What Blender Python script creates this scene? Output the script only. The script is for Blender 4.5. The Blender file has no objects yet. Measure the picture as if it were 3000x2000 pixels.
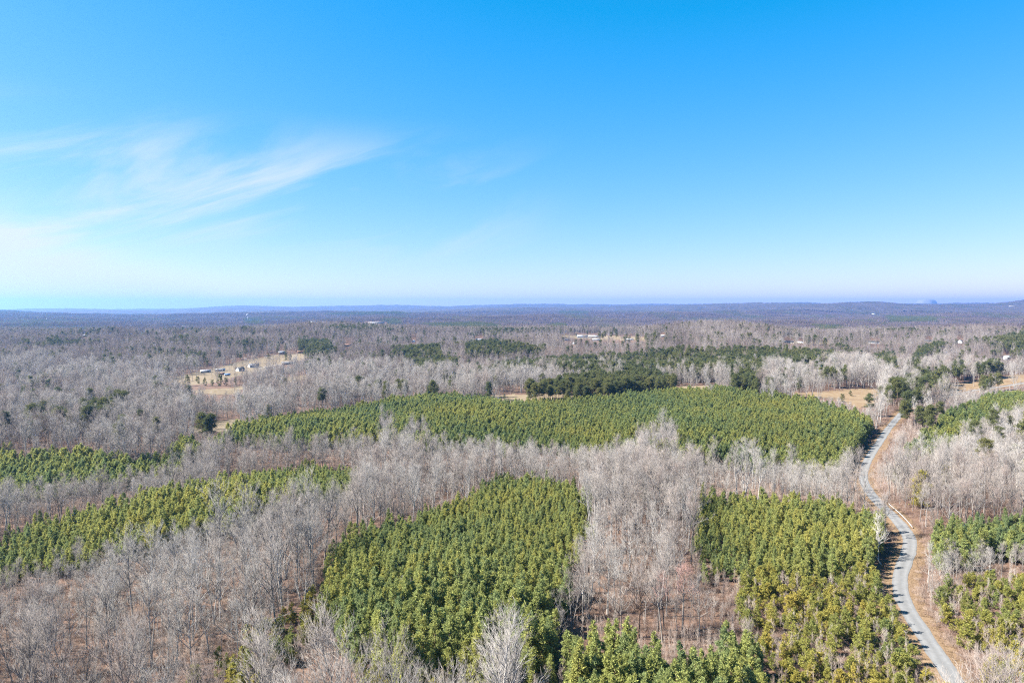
import bpy, math
import numpy as np
from mathutils import Vector, Matrix

SC = bpy.context.scene
COL = SC.collection
R = math.radians

# ------------------------------------------------------------------ camera
HC = 95.0                                   # drone height above the near ground
PITCH = math.atan(102.0 / 2000.0)
cam_data = bpy.data.cameras.new('camera')
cam_data.sensor_width = 36.0
cam_data.lens = 24.0
cam_data.clip_start = 1.0
cam_data.clip_end = 90000.0
cam = bpy.data.objects.new('camera', cam_data)
cam.location = (0, 0, HC)
cam.rotation_euler = (math.pi / 2 - PITCH, 0, 0)
COL.objects.link(cam)
SC.camera = cam

# ------------------------------------------------------------------ sky, sun, exposure
SUN_AZ = -95.0                              # degrees from +Y, negative = towards -X
SUN_EL = 43.0
world = bpy.data.worlds.new('World')
SC.world = world
world.use_nodes = True
wn, wl = world.node_tree.nodes, world.node_tree.links
wn.clear()
w_out = wn.new('ShaderNodeOutputWorld')
w_bg = wn.new('ShaderNodeBackground')
w_bg.inputs['Strength'].default_value = 0.05
sky = wn.new('ShaderNodeTexSky')
sky.sky_type = 'NISHITA'
sky.sun_disc = False
sky.sun_elevation = R(SUN_EL)
sky.sun_rotation = R(SUN_AZ)
sky.altitude = 200
sky.air_density = 0.7
sky.dust_density = 0.3
sky.ozone_density = 3.0


def wmath(op, a, b=None, c=None):
    n = wn.new('ShaderNodeMath')
    n.operation = op
    for i, v in enumerate((a, b, c)):
        if v is None:
            continue
        if isinstance(v, (int, float)):
            n.inputs[i].default_value = v
        else:
            wl.new(v, n.inputs[i])
    return n.outputs[0]


# the camera's rendering of the blue: deeper overhead, paler low down
ssep = wn.new('ShaderNodeSeparateColor')
wl.new(sky.outputs['Color'], ssep.inputs[0])
scom = wn.new('ShaderNodeCombineColor')
wl.new(wmath('MULTIPLY', wmath('MAXIMUM', wmath('SUBTRACT', ssep.outputs[0], 0.84), 0.02), 0.87), scom.inputs[0])
wl.new(wmath('MULTIPLY', wmath('POWER', ssep.outputs[1], 0.72), 1.035), scom.inputs[1])
wl.new(wmath('MULTIPLY', wmath('POWER', ssep.outputs[2], 0.95), 1.18), scom.inputs[2])
# thin cirrus: streaks of stretched noise over the sky's left half, continuing outside the frame
tc = wn.new('ShaderNodeTexCoord')
sep = wn.new('ShaderNodeSeparateXYZ')
wl.new(tc.outputs['Generated'], sep.inputs[0])
az = wmath('ARCTAN2', sep.outputs[0], sep.outputs[1])
el = wmath('ARCSINE', sep.outputs[2])
ca, sa = math.cos(R(17)), math.sin(R(17))
along = wmath('ADD', wmath('MULTIPLY', az, ca), wmath('MULTIPLY', el, sa))
across = wmath('SUBTRACT', wmath('MULTIPLY', el, ca), wmath('MULTIPLY', az, sa))
cmb = wn.new('ShaderNodeCombineXYZ')
wl.new(wmath('MULTIPLY', along, 3.0), cmb.inputs[0])
wl.new(wmath('MULTIPLY', across, 15.0), cmb.inputs[1])
cn = wn.new('ShaderNodeTexNoise')
cn.inputs['Scale'].default_value = 1.0
cn.inputs['Detail'].default_value = 7.0
cn.inputs['Roughness'].default_value = 0.58
cn.inputs['Distortion'].default_value = 0.55
cmb.inputs[2].default_value = 4.2
wl.new(cmb.outputs[0], cn.inputs['Vector'])


def smooth(v, lo, hi):
    n = wn.new('ShaderNodeMapRange')
    n.interpolation_type = 'SMOOTHSTEP'
    n.inputs['From Min'].default_value = lo
    n.inputs['From Max'].default_value = hi
    wl.new(v, n.inputs['Value'])
    return n.outputs[0]


streak = smooth(cn.outputs['Fac'], 0.38, 0.68)
left = smooth(wmath('MULTIPLY', az, -1.0), -0.12, 0.30)         # more cirrus towards the sun's side
band = wmath('MULTIPLY', smooth(el, 0.04, 0.12), wmath('SUBTRACT', 1.0, smooth(el, 0.15, 0.27)))
top = wmath('MINIMUM', wmath('MAXIMUM', wmath('MULTIPLY_ADD', az, -0.30, -0.095), -0.04), 0.13)
top = wmath('ADD', top, wmath('MULTIPLY_ADD', cn.outputs['Fac'], 0.10, -0.05))
veil = wmath('SUBTRACT', 1.0, smooth(wmath('SUBTRACT', el, top), -0.035, 0.03))
cl = wmath('MULTIPLY', wmath('MULTIPLY', streak, left), band)
cl = wmath('MINIMUM', wmath('ADD', wmath('MULTIPLY', cl, 0.80), wmath('MULTIPLY', veil, 0.85)), 0.92)
mixc = wn.new('ShaderNodeMix')
mixc.data_type = 'RGBA'
wl.new(cl, mixc.inputs[0])
wl.new(scom.outputs[0], mixc.inputs[6])
mixc.inputs[7].default_value = (3.1, 3.35, 3.6, 1)
wl.new(mixc.outputs[2], w_bg.inputs['Color'])
wl.new(w_bg.outputs[0], w_out.inputs['Surface'])

sun_data = bpy.data.lights.new('sun', 'SUN')
sun_data.energy = 4.2
sun_data.angle = R(0.53)
sun_data.color = (1.0, 0.955, 0.89)
sun = bpy.data.objects.new('sun', sun_data)
sd = Vector((math.sin(R(SUN_AZ)) * math.cos(R(SUN_EL)), math.cos(R(SUN_AZ)) * math.cos(R(SUN_EL)), math.sin(R(SUN_EL))))
sun.rotation_euler = sd.to_track_quat('Z', 'Y').to_euler()
sun.location = sd * 500
COL.objects.link(sun)

vs = SC.view_settings
vs.view_transform = 'Standard'
vs.look = 'None'
vs.exposure = 2.45
vs.gamma = 1.0
vs.use_curve_mapping = False
cy = SC.cycles
cy.use_denoising = False
cy.max_bounces = 5
cy.diffuse_bounces = 3
cy.glossy_bounces = 2
cy.transmission_bounces = 3
cy.transparent_max_bounces = 4
cy.volume_bounces = 1
cy.sample_clamp_indirect = 4.0
cy.use_adaptive_sampling = False
cy.filter_width = 1.15

# ------------------------------------------------------------------ projection and terrain
CP, SP = math.cos(PITCH), math.sin(PITCH)


def proj(x, y, z):
    """world point -> position in the 3000 x 2000 photograph, used only to read which land cover stands where"""
    d = y * CP - (z - HC) * SP
    v = y * SP + (z - HC) * CP
    d = np.maximum(d, 1e-3)
    return 1500 + 2000 * x / d, 1000 - 2000 * v / d


_sr = np.random.RandomState(5)


class Sines:
    def __init__(self, wl, n=9):
        self.k = []
        for i in range(n):
            a = _sr.uniform(0, 2 * math.pi)
            w = 2 * math.pi / (wl * _sr.uniform(0.55, 1.7))
            self.k.append((math.cos(a) * w, math.sin(a) * w, _sr.uniform(0, 6.28)))
        self.n = n

    def __call__(self, x, y):
        s = 0
        for kx, ky, p in self.k:
            s = s + np.sin(kx * x + ky * y + p)
        return s / math.sqrt(self.n / 2.0)


S_near, S_mid, S_roll, S_big, S_ridge, S_tex, S_mask = Sines(240), Sines(600), Sines(1900), Sines(5200), Sines(2600), Sines(420), Sines(900)


def ss(v, a, b):
    t = np.clip((v - a) / (b - a), 0, 1)
    return t * t * (3 - 2 * t)


AZ_PX = np.array([-2000, 0, 500, 800, 950, 1200, 1500, 1800, 2000, 2200, 5000.])
AZ_Y = np.array([907, 907, 905, 899, 897, 899, 894, 892, 891, 893, 893.])
BZ_PX = np.array([-2000, 1200, 1500, 1900, 2200, 2400, 2600, 2800, 2900, 3000, 3300, 5000.])
BZ_Y = np.array([915, 915, 905, 899, 894, 891, 888, 890.5, 889, 882, 876, 882.])


def terrain(x, y):
    x = np.asarray(x, float)
    y = np.asarray(y, float)
    r = np.hypot(x, y) + 1e-6
    t = np.where(y > 1, 1500 + 2000 * x / np.maximum(y, 1), np.where(x > 0, 5000, -2000))
    z = 1.3 * S_near(x, y) * ss(r, 120, 320)
    z = z - 6.0 * np.exp(-((y - 395 - 0.05 * x) / 48.0) ** 2) * ss(r, 200, 330)
    z = z + 3.0 * S_mid(x, y) * ss(r, 350, 900)
    z = z + 22.0 * np.exp(-((r - 1780) / 480.0) ** 2) * (0.82 + 0.18 * np.clip(S_roll(x, y), -1.5, 1.5))
    z = z + 6.5 * S_tex(x * 0.55, y * 0.75) * ss(r, 850, 1250) * (1 - ss(r, 2600, 3400))
    z = z - 16.0 * ss(r, 2150, 3000) * (1 - ss(r, 5200, 7500))
    z = z + 13.0 * S_roll(x, y) * ss(r, 2300, 4200) + 9 * S_big(x, y) * ss(r, 5000, 9000)
    za = HC + 16500 * (898 - np.interp(t, AZ_PX, AZ_Y)) / 2000.0
    zb = HC + 11500 * (898 - np.interp(t, BZ_PX, BZ_Y)) / 2000.0 - 16
    z = z + (za - 10) * np.exp(-((r - 16500) / 2400.0) ** 2)
    z = z + np.maximum(zb, 0) * np.exp(-((r - 11500) / 2100.0) ** 2) * (1 + 0.03 * S_ridge(x, y))
    z = z + 9 * S_ridge(x, y) * np.exp(-((r - 8000) / 1500.0) ** 2)
    return z


def unproj(px, py, h=0.0):
    """the ground point (plus h) that the ray through a photograph position meets"""
    px = np.atleast_1d(np.asarray(px, float))
    py = np.atleast_1d(np.asarray(py, float))
    dx, dv = (px - 1500) / 2000, (1000 - py) / 2000
    wy, wz = CP + dv * SP, -SP + dv * CP
    ts = np.geomspace(60, 60000, 5200)
    out = np.zeros((len(px), 3))
    for i in range(len(px)):
        X, Y, Z = dx[i] * ts, wy[i] * ts, HC + wz[i] * ts
        b = Z < terrain(X, Y) + h
        j = np.argmax(b) if b.any() else len(ts) - 1
        out[i] = X[j], Y[j], terrain(X[j], Y[j])
    return out


def in_poly(px, py, poly):
    p = np.asarray(poly, float)
    c = np.zeros(np.shape(px), bool)
    j = len(p) - 1
    for i in range(len(p)):
        (x0, y0), (x1, y1) = p[i], p[j]
        if y0 != y1:
            c ^= ((y0 > py) != (y1 > py)) & (px < (x1 - x0) * (py - y0) / (y1 - y0) + x0)
        j = i
    return c


# ------------------------------------------------------------------ land cover, read off the photograph
PINE = [
    [(935, 1650), (985, 1570), (1180, 1500), (1380, 1445), (1455, 1402), (1560, 1408), (1725, 1425), (1715, 1520), (1690, 1580), (1625, 1620), (1650, 1700), (1600, 1790), (1640, 1870), (1610, 1930), (1500, 1915), (1440, 1965), (1300, 1935), (1180, 1955), (1050, 1900), (985, 1850), (955, 1740)],
    [(2045, 1432), (2200, 1438), (2350, 1452), (2560, 1490), (2585, 1560), (2560, 1640), (2300, 1640), (2080, 1655), (2035, 1560)],
    [(-400, 1600), (0, 1560), (120, 1500), (400, 1450), (700, 1395), (900, 1352), (1075, 1362), (1000, 1420), (840, 1460), (650, 1510), (480, 1560), (330, 1590), (200, 1640), (0, 1660), (-400, 1700)],
    [(-400, 1310), (180, 1315), (330, 1338), (545, 1340), (530, 1368), (380, 1395), (240, 1412), (0, 1425), (-400, 1440)],
    [(500, 1300), (560, 1290), (600, 1310), (560, 1335), (500, 1335)],
    [(600, 1305), (690, 1238), (900, 1200), (1200, 1165), (1330, 1155), (1430, 1160), (1490, 1185), (1570, 1168), (1800, 1158), (1950, 1142), (2100, 1135), (2250, 1150), (2370, 1165), (2500, 1215), (2568, 1240), (2555, 1290), (2500, 1340), (2420, 1370), (2200, 1348), (2000, 1330), (1880, 1300), (1750, 1310), (1500, 1300), (1350, 1290), (1250, 1300), (1150, 1275), (900, 1285), (720, 1280)],
    [(2640, 1315), (2700, 1280), (2790, 1195), (2950, 1145), (3300, 1100), (3400, 1150), (3000, 1195), (2910, 1215), (2830, 1260), (2740, 1335)],
    [(2720, 1545), (2800, 1520), (3000, 1505), (3400, 1480), (3400, 1580), (3000, 1600), (2900, 1590), (2760, 1610), (2715, 1620)],
    [(1700, 1900), (1780, 1870), (1900, 1925), (2050, 1940), (2160, 1840), (2200, 1930), (2260, 2010), (2100, 2100), (1650, 2100)],
]
NOT_PINE = [
    [(1100, 1225), (1150, 1210), (1165, 1245), (1120, 1265)],
    [(1180, 1240), (1250, 1225), (1255, 1262), (1190, 1275)],
    [(1840, 1270), (1960, 1240), (2010, 1250), (1990, 1300), (1880, 1300)],
    [(1180, 1690), (1235, 1690), (1235, 1740), (1180, 1740)],
]
YELLOW = [
    [(2160, 1720), (2230, 1680), (2330, 1650), (2560, 1650), (2605, 1750), (2700, 1890), (2790, 2010), (2860, 2140), (2200, 2140), (2260, 1960), (2180, 1860)],
    [(2740, 1760), (2820, 1690), (3000, 1690), (3300, 1680), (3300, 2150), (2990, 2100), (2850, 1930)],
    [(1010, 1900), (1120, 1930), (1260, 1920), (1280, 2040), (1040, 2040)],
    [(560, 1960), (640, 1900), (780, 1840), (860, 1760), (930, 1740), (960, 1830), (900, 1880), (760, 2030), (560, 2040)],
]
BRUSH = [                                   # pale saplings and bramble, few tall trees
    [(1640, 1800), (1900, 1830), (2100, 1790), (2170, 1730), (2180, 1850), (2120, 1900), (1950, 1960), (1780, 1880), (1680, 1900)],
    [(1290, 1985), (1400, 1975), (1560, 1935), (1690, 1930), (1640, 2060), (1270, 2060)],
    [(2700, 1200), (2790, 1180), (2700, 1290), (2640, 1330), (2570, 1400), (2570, 1330), (2650, 1230)],
    [(2200, 1640), (2000, 1660), (2100, 1760), (2250, 1690), (2560, 1660), (2560, 1640)],
]
BARE_GROUND = [
    [(860, 1950), (900, 1905), (1000, 1890), (1030, 1920), (1020, 2060), (840, 2060)],
    [(2440, 1890), (2500, 1895), (2500, 1960), (2440, 1950)],
]
TALL_PINE = [
    [(1365, 1095), (1420, 1075), (1560, 1055), (1800, 1040), (1990, 1022), (2180, 1022), (2420, 1030), (2480, 1045), (2420, 1062), (2250, 1065), (2220, 1130), (2150, 1140), (2140, 1080), (1990, 1085), (1900, 1090), (1980, 1110), (1960, 1140), (1830, 1150), (1580, 1160), (1545, 1140), (1640, 1110), (1720, 1100), (1700, 1080), (1600, 1072), (1480, 1090)],
    [(2590, 1215), (2600, 1150), (2650, 1110), (2720, 1080), (2780, 1085), (2775, 1130), (2700, 1150), (2640, 1210)],
    [(2665, 1065), (2690, 1020), (2760, 1000), (2780, 1010), (2720, 1040), (2690, 1075)],
    [(2560, 1040), (2620, 1035), (2630, 1070), (2570, 1075)],
    [(2860, 1075), (2920, 1060), (2940, 1110), (2880, 1125)],
    [(2790, 1070), (2820, 1065), (2830, 1115), (2790, 1115)],
    [(1365, 1010), (1450, 1000), (1600, 1015), (1590, 1030), (1480, 1038), (1370, 1045)],
    [(1180, 1050), (1340, 1050), (1340, 1080), (1240, 1085)],
    [(1160, 1020), (1290, 1015), (1290, 1040), (1200, 1045)],
    [(2900, 995), (3000, 975), (3200, 970), (3200, 1010), (2940, 1015)],
    [(270, 1180), (330, 1180), (330, 1215), (270, 1215)],
    [(590, 1230), (630, 1230), (630, 1260), (590, 1260)],
    [(870, 1000), (960, 1000), (985, 1030), (930, 1045), (900, 1040)],
]
FIELD = [
    ('field', 'tan', [(1425, 1158), (1500, 1154), (1700, 1152), (2000, 1132), (2100, 1128), (2090, 1142), (1800, 1170), (1600, 1182), (1480, 1184)]),
    ('field', 'orange', [(2268, 1150), (2400, 1149), (2480, 1141), (2560, 1137), (2580, 1150), (2560, 1185), (2520, 1196), (2470, 1176), (2400, 1163), (2330, 1161)]),
    ('field', 'tan', [(470, 1122), (520, 1104), (610, 1082), (700, 1060), (800, 1040), (905, 1033), (912, 1046), (860, 1058), (800, 1074), (750, 1092), (690, 1104), (620, 1122), (540, 1130)]),
    ('field', 'tan', [(560, 1142), (720, 1132), (700, 1152), (640, 1158), (570, 1150)]),
    ('field', 'tan', [(545, 1255), (600, 1238), (700, 1226), (715, 1236), (680, 1262), (560, 1270)]),
    ('field', 'orange', [(2770, 1125), (2870, 1118), (2960, 1100), (3010, 1095), (3020, 1120), (2900, 1140), (2780, 1150)]),
    ('field', 'tan', [(2975, 955), (3060, 952), (3060, 966), (2980, 964)]),
    ('field', 'tan', [(1630, 982), (1720, 980), (1900, 988), (1890, 997), (1700, 994), (1640, 987)]),
    ('field', 'tan', [(2290, 1000), (2430, 1000), (2640, 1004), (2640, 1008), (2400, 1007), (2300, 1006)]),
    ('field', 'tan', [(830, 1105), (900, 1098), (900, 1112), (840, 1120)]),
]
ROAD_PX = [(2990, 2300), (2900, 2140), (2835, 2050), (2790, 1990), (2745, 1920), (2700, 1850), (2655, 1780), (2637, 1725), (2641, 1670), (2662, 1620), (2664, 1580), (2640, 1540), (2608, 1505), (2575, 1475), (2546, 1440), (2530, 1405), (2533, 1370), (2550, 1335), (2580, 1290), (2608, 1250), (2634, 1220), (2660, 1195), (2700, 1178), (2760, 1163), (2840, 1147), (2900, 1138), (2990, 1124), (3150, 1105)]
ROAD_SEEN = [[(2770, 2010), (2700, 1930), (2610, 1760), (2605, 1690), (2640, 1620), (2610, 1560), (2580, 1510), (2660, 1555), (2700, 1590), (2700, 1630), (2690, 1690), (2720, 1790), (2790, 1890), (2900, 2010)],
             [(2528, 1372), (2565, 1312), (2625, 1228), (2680, 1178), (2680, 1190), (2635, 1250), (2590, 1325), (2545, 1385)],
             [(2585, 1475), (2660, 1480), (2690, 1540), (2670, 1560), (2620, 1520)]]


def any_poly(px, py, polys):
    m = np.zeros(np.shape(px), bool)
    for p in polys:
        m |= in_poly(px, py, p)
    return m


def clampxy(px, py):
    return np.clip(px, -390, 3390), np.clip(py, 0, 2099)


def is_pine(x, y, z, rag=True):
    px, py = proj(x, y, z + 8.0)
    if rag:                                  # uneven stand borders
        k = np.clip(330.0 / np.maximum(y, 1), 0.35, 2.0)
        px = px + k * (9 * S_tex(x * 9, y * 9) + 14 * np.sin(x * 91.7 + y * 37.3))
        py = py + k * (5 * S_mid(x * 14, y * 14) + 7 * np.sin(x * 53.1 - y * 71.9))
    px, py = clampxy(px, py)
    return any_poly(px, py, PINE) & ~any_poly(px, py, NOT_PINE)


FIELD_POLYS = [f[2] for f in FIELD]
# name, label, category, base position in the photograph, width, depth, wall height, turn, wall, roof, roof rise, windows, extras
HOUSES = [
    ('farmhouse', 'white farmhouse with grey gable roof and chimney above the tan meadow', 'house', 743, 1076, 15, 9, 3.4, 20, 'white_wall', 'grey_roof', 2.6, 4, 'chimney'),
    ('farmhouse', 'white farmhouse with dark roof left of the grey roofed farmhouse', 'house', 704, 1087, 10, 8, 3.2, 35, 'white_wall', 'dark_roof', 2.8, 3, 'chimney'),
    ('mobile_home', 'long low white mobile home on the tan meadow', 'house', 645, 1087, 13, 5, 2.8, 6, 'white_wall', 'white_roof', 0.7, 4, ''),
    ('farm_shed', 'long grey farm shed farthest left on the tan meadow', 'shed', 602, 1091, 13, 6, 2.4, 8, 'cream_wall', 'metal_roof', 1.2, 2, ''),
    ('garden_shed', 'small shed with bright blue roof below the white farmhouses', 'shed', 666, 1100, 7, 4, 2.0, 10, 'white_wall', 'blue_roof', 0.8, 1, ''),
    ('garden_shed', 'small rusty brown shed beside the blue roofed shed', 'shed', 650, 1098, 6, 4, 2.0, -12, 'brick_wall', 'rust_roof', 1.0, 1, ''),
    ('barn', 'open barn with pale metal roof at the top of the tan meadow', 'barn', 825, 1037, 11, 8, 3.2, 10, 'post', 'metal_roof', 2.4, 1, ''),
    ('brick_house', 'low reddish brick house at the upper end of the tan meadow', 'house', 885, 1034, 17, 8, 2.8, 4, 'brick_wall', 'rust_roof', 1.8, 4, ''),
    ('barn', 'weathered low barn beside the pale driveway of the meadow', 'barn', 846, 1067, 22, 8, 2.6, 3, 'post', 'grey_roof', 1.8, 2, ''),
    ('school_hall', 'large white hall with pale roof on the central ridge', 'hall', 1706, 989, 30, 12, 5.0, 3, 'white_wall', 'metal_roof', 2.0, 6, ''),
    ('school_hall', 'large cream hall right of the white hall on the central ridge', 'hall', 1740, 990, 30, 12, 5.0, -3, 'cream_wall', 'white_roof', 2.0, 6, ''),
    ('ridge_house', 'dark roofed house left of the two ridge halls', 'house', 1662, 997, 16, 9, 3.0, 5, 'cream_wall', 'dark_roof', 2.4, 3, ''),
    ('white_shed', 'white shed below the cream hall on the ridge', 'shed', 1746, 998, 16, 7, 3.0, 0, 'white_wall', 'white_roof', 1.2, 2, ''),
    ('white_shed', 'tiny white shed among bare trees below the ridge halls', 'shed', 1683, 1008, 8, 5, 2.6, 30, 'white_wall', 'white_roof', 1.2, 1, ''),
    ('white_shed', 'long low white shed right of the ridge halls', 'shed', 1845, 997, 15, 6, 2.6, 0, 'white_wall', 'metal_roof', 1.0, 2, ''),
    ('white_shed', 'small white shed farthest right along the central ridge', 'shed', 1943, 987, 11, 6, 3.0, 10, 'white_wall', 'white_roof', 1.2, 1, ''),
    ('ridge_house', 'white house among bare trees left of the central pine clump', 'house', 1404, 998, 18, 9, 3.0, -5, 'white_wall', 'metal_roof', 2.2, 3, ''),
    ('ridge_house', 'white gabled cottage beside a dark round cedar on the ridge', 'house', 1211, 1003, 12, 9, 2.8, 80, 'white_wall', 'white_roof', 3.0, 2, ''),
    ('ridge_house', 'tan house at the left end of the central ridge', 'house', 1021, 1014, 18, 9, 3.0, 4, 'cream_wall', 'rust_roof', 2.2, 3, ''),
    ('roadside_house', 'long house with dark roof and white porch on the right ridge', 'house', 2560, 1006, 22, 9, 3.0, 4, 'white_wall', 'dark_roof', 2.6, 4, ''),
    ('roadside_house', 'low tan house under dark pines on the right ridge', 'house', 2310, 1005, 20, 8, 2.8, 0, 'cream_wall', 'grey_roof', 1.8, 4, ''),
    ('white_shed', 'white shed right of the low tan house on the right ridge', 'shed', 2345, 1005, 10, 6, 2.4, 0, 'white_wall', 'white_roof', 1.0, 2, ''),
    ('roadside_house', 'grey roofed house with bright white gable near dark cedars', 'house', 2813, 1005, 14, 10, 3.4, 78, 'white_wall', 'grey_roof', 4.2, 2, 'chimney'),
    ('roadside_house', 'low grey roofed house left of the white gabled house', 'house', 2722, 1002, 14, 8, 2.8, 5, 'cream_wall', 'grey_roof', 1.8, 3, ''),
    ('roadside_house', 'house with two white gables hidden among bare trees at right edge', 'house', 2950, 1052, 16, 10, 3.4, 60, 'white_wall', 'metal_roof', 3.2, 3, ''),
    ('white_barn', 'bright white barn on the left ridge among dark evergreens', 'barn', 417, 980, 11, 8, 3.6, 5, 'white_wall', 'white_roof', 1.6, 1, ''),
    ('white_barn', 'small white barn at the left end of the evergreen ridge', 'barn', 248, 986, 9, 6, 3.0, 5, 'white_wall', 'white_roof', 1.4, 1, ''),
]
HOUSE_CLEAR = []
for _h in HOUSES:
    _w = _h[5] * 0.75
    HOUSE_CLEAR.append([(_h[3] - _w, _h[4] - 13), (_h[3] + _w, _h[4] - 13), (_h[3] + _w, _h[4] + 2), (_h[3] - _w, _h[4] + 2)])

# road centre line in the world
_rp = unproj([p[0] for p in ROAD_PX], [p[1] for p in ROAD_PX])[:, :2]


def catmull(P, step=1.5):
    out = []
    P = np.vstack([2 * P[0] - P[1], P, 2 * P[-1] - P[-2]])
    for i in range(1, len(P) - 2):
        n = max(3, int(np.linalg.norm(P[i + 1] - P[i]) / step))
        t = np.linspace(0, 1, n, endpoint=False)[:, None]
        a, b, c, d = P[i - 1], P[i], P[i + 1], P[i + 2]
        out.append(0.5 * ((2 * b) + (c - a) * t + (2 * a - 5 * b + 4 * c - d) * t ** 2 + (3 * b - a - 3 * c + d) * t ** 3))
    out.append(P[-2][None])
    return np.vstack(out)


ROAD = catmull(_rp)
for _ in range(10):                          # even out the kinks
    ROAD[1:-1] = 0.25 * ROAD[:-2] + 0.5 * ROAD[1:-1] + 0.25 * ROAD[2:]


def road_dist(x, y):
    d = np.full(np.shape(x), 1e9)
    m = (x > ROAD[:, 0].min() - 40) & (x < ROAD[:, 0].max() + 40)
    xi, yi = x[m], y[m]
    if len(xi):
        dm = np.full(len(xi), 1e9)
        for c in np.array_split(np.arange(len(ROAD)), 8):
            dm = np.minimum(dm, np.sqrt(((xi[:, None] - ROAD[None, c, 0]) ** 2 + (yi[:, None] - ROAD[None, c, 1]) ** 2)).min(1))
        d[m] = dm
    return d


# ------------------------------------------------------------------ materials
def nodes_of(m):
    m.use_nodes = True
    n, l = m.node_tree.nodes, m.node_tree.links
    n.clear()
    return n, l


def plant_mat(name, cols, translucent=0.0, field_scale=0.012, island=0.25, rough=0.9):
    """colour differs from plant to plant (random) and from place to place (noise over the plant's own position)"""
    m = bpy.data.materials.new(name)
    n, l = nodes_of(m)
    out = n.new('ShaderNodeOutputMaterial')
    oi = n.new('ShaderNodeObjectInfo')
    nz = n.new('ShaderNodeTexNoise')
    nz.inputs['Scale'].default_value = field_scale
    nz.inputs['Detail'].default_value = 3
    l.new(oi.outputs['Location'], nz.inputs['Vector'])
    ma = n.new('ShaderNodeMath')
    ma.operation = 'MULTIPLY_ADD'
    l.new(oi.outputs['Random'], ma.inputs[0])
    ma.inputs[1].default_value = 0.5
    sub = n.new('ShaderNodeMath')
    sub.operation = 'MULTIPLY_ADD'
    l.new(nz.outputs['Fac'], sub.inputs[0])
    sub.inputs[1].default_value = 1.5
    sub.inputs[2].default_value = -0.5
    l.new(sub.outputs[0], ma.inputs[2])
    rampn = n.new('ShaderNodeValToRGB')
    rampn.color_ramp.elements[0].position = 0.1
    rampn.color_ramp.elements[1].position = 0.9
    while len(rampn.color_ramp.elements) < len(cols):
        rampn.color_ramp.elements.new(0.5)
    for i, c in enumerate(cols):
        rampn.color_ramp.elements[i].position = 0.1 + 0.8 * i / max(1, len(cols) - 1)
        rampn.color_ramp.elements[i].color = (*c, 1)
    l.new(ma.outputs[0], rampn.inputs[0])
    geo = n.new('ShaderNodeNewGeometry')
    mr = n.new('ShaderNodeMapRange')
    mr.inputs['To Min'].default_value = 1 - island
    mr.inputs['To Max'].default_value = 1 + island
    l.new(geo.outputs['Random Per Island'], mr.inputs['Value'])
    mul = n.new('ShaderNodeVectorMath')
    mul.operation = 'SCALE'
    l.new(rampn.outputs[0], mul.inputs[0])
    l.new(mr.outputs[0], mul.inputs['Scale'])
    df = n.new('ShaderNodeBsdfDiffuse')
    df.inputs['Roughness'].default_value = 0.3
    l.new(mul.outputs[0], df.inputs['Color'])
    if translucent > 0:
        tr = n.new('ShaderNodeBsdfTranslucent')
        l.new(mul.outputs[0], tr.inputs['Color'])
        mx = n.new('ShaderNodeMixShader')
        mx.inputs[0].default_value = translucent
        l.new(df.outputs[0], mx.inputs[1])
        l.new(tr.outputs[0], mx.inputs[2])
        l.new(mx.outputs[0], out.inputs['Surface'])
    else:
        l.new(df.outputs[0], out.inputs['Surface'])
    return m


def surf_mat(name, cols, scale=1.0, detail=6, rough=0.9, bump=0.0, scale2=None, spec=0.2, stretch=None):
    m = bpy.data.materials.new(name)
    n, l = nodes_of(m)
    out = n.new('ShaderNodeOutputMaterial')
    b = n.new('ShaderNodeBsdfPrincipled')
    b.inputs['Roughness'].default_value = rough
    b.inputs['Specular IOR Level'].default_value = spec
    tcn = n.new('ShaderNodeTexCoord')
    vec = tcn.outputs['Object']
    if stretch:
        mp = n.new('ShaderNodeMapping')
        mp.inputs['Scale'].default_value = stretch
        l.new(vec, mp.inputs['Vector'])
        vec = mp.outputs[0]
    nz = n.new('ShaderNodeTexNoise')
    nz.inputs['Scale'].default_value = scale
    nz.inputs['Detail'].default_value = detail
    nz.inputs['Roughness'].default_value = 0.65
    l.new(vec, nz.inputs['Vector'])
    fac = nz.outputs['Fac']
    if scale2:
        n2 = n.new('ShaderNodeTexNoise')
        n2.inputs['Scale'].default_value = scale2
        n2.inputs['Detail'].default_value = 4
        l.new(vec, n2.inputs['Vector'])
        av = n.new('ShaderNodeMath')
        av.operation = 'ADD'
        l.new(nz.outputs['Fac'], av.inputs[0])
        l.new(n2.outputs['Fac'], av.inputs[1])
        hf = n.new('ShaderNodeMath')
        hf.operation = 'MULTIPLY'
        l.new(av.outputs[0], hf.inputs[0])
        hf.inputs[1].default_value = 0.5
        fac = hf.outputs[0]
    rp = n.new('ShaderNodeValToRGB')
    while len(rp.color_ramp.elements) < len(cols):
        rp.color_ramp.elements.new(0.5)
    for i, c in enumerate(cols):
        rp.color_ramp.elements[i].position = 0.32 + 0.36 * i / max(1, len(cols) - 1)
        rp.color_ramp.elements[i].color = (*c, 1)
    l.new(fac, rp.inputs[0])
    l.new(rp.outputs[0], b.inputs['Base Color'])
    if bump:
        bp = n.new('ShaderNodeBump')
        bp.inputs['Strength'].default_value = bump
        bp.inputs['Distance'].default_value = 0.3
        l.new(nz.outputs['Fac'], bp.inputs['Height'])
        l.new(bp.outputs[0], b.inputs['Normal'])
    l.new(b.outputs[0], out.inputs['Surface'])
    return m


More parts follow.
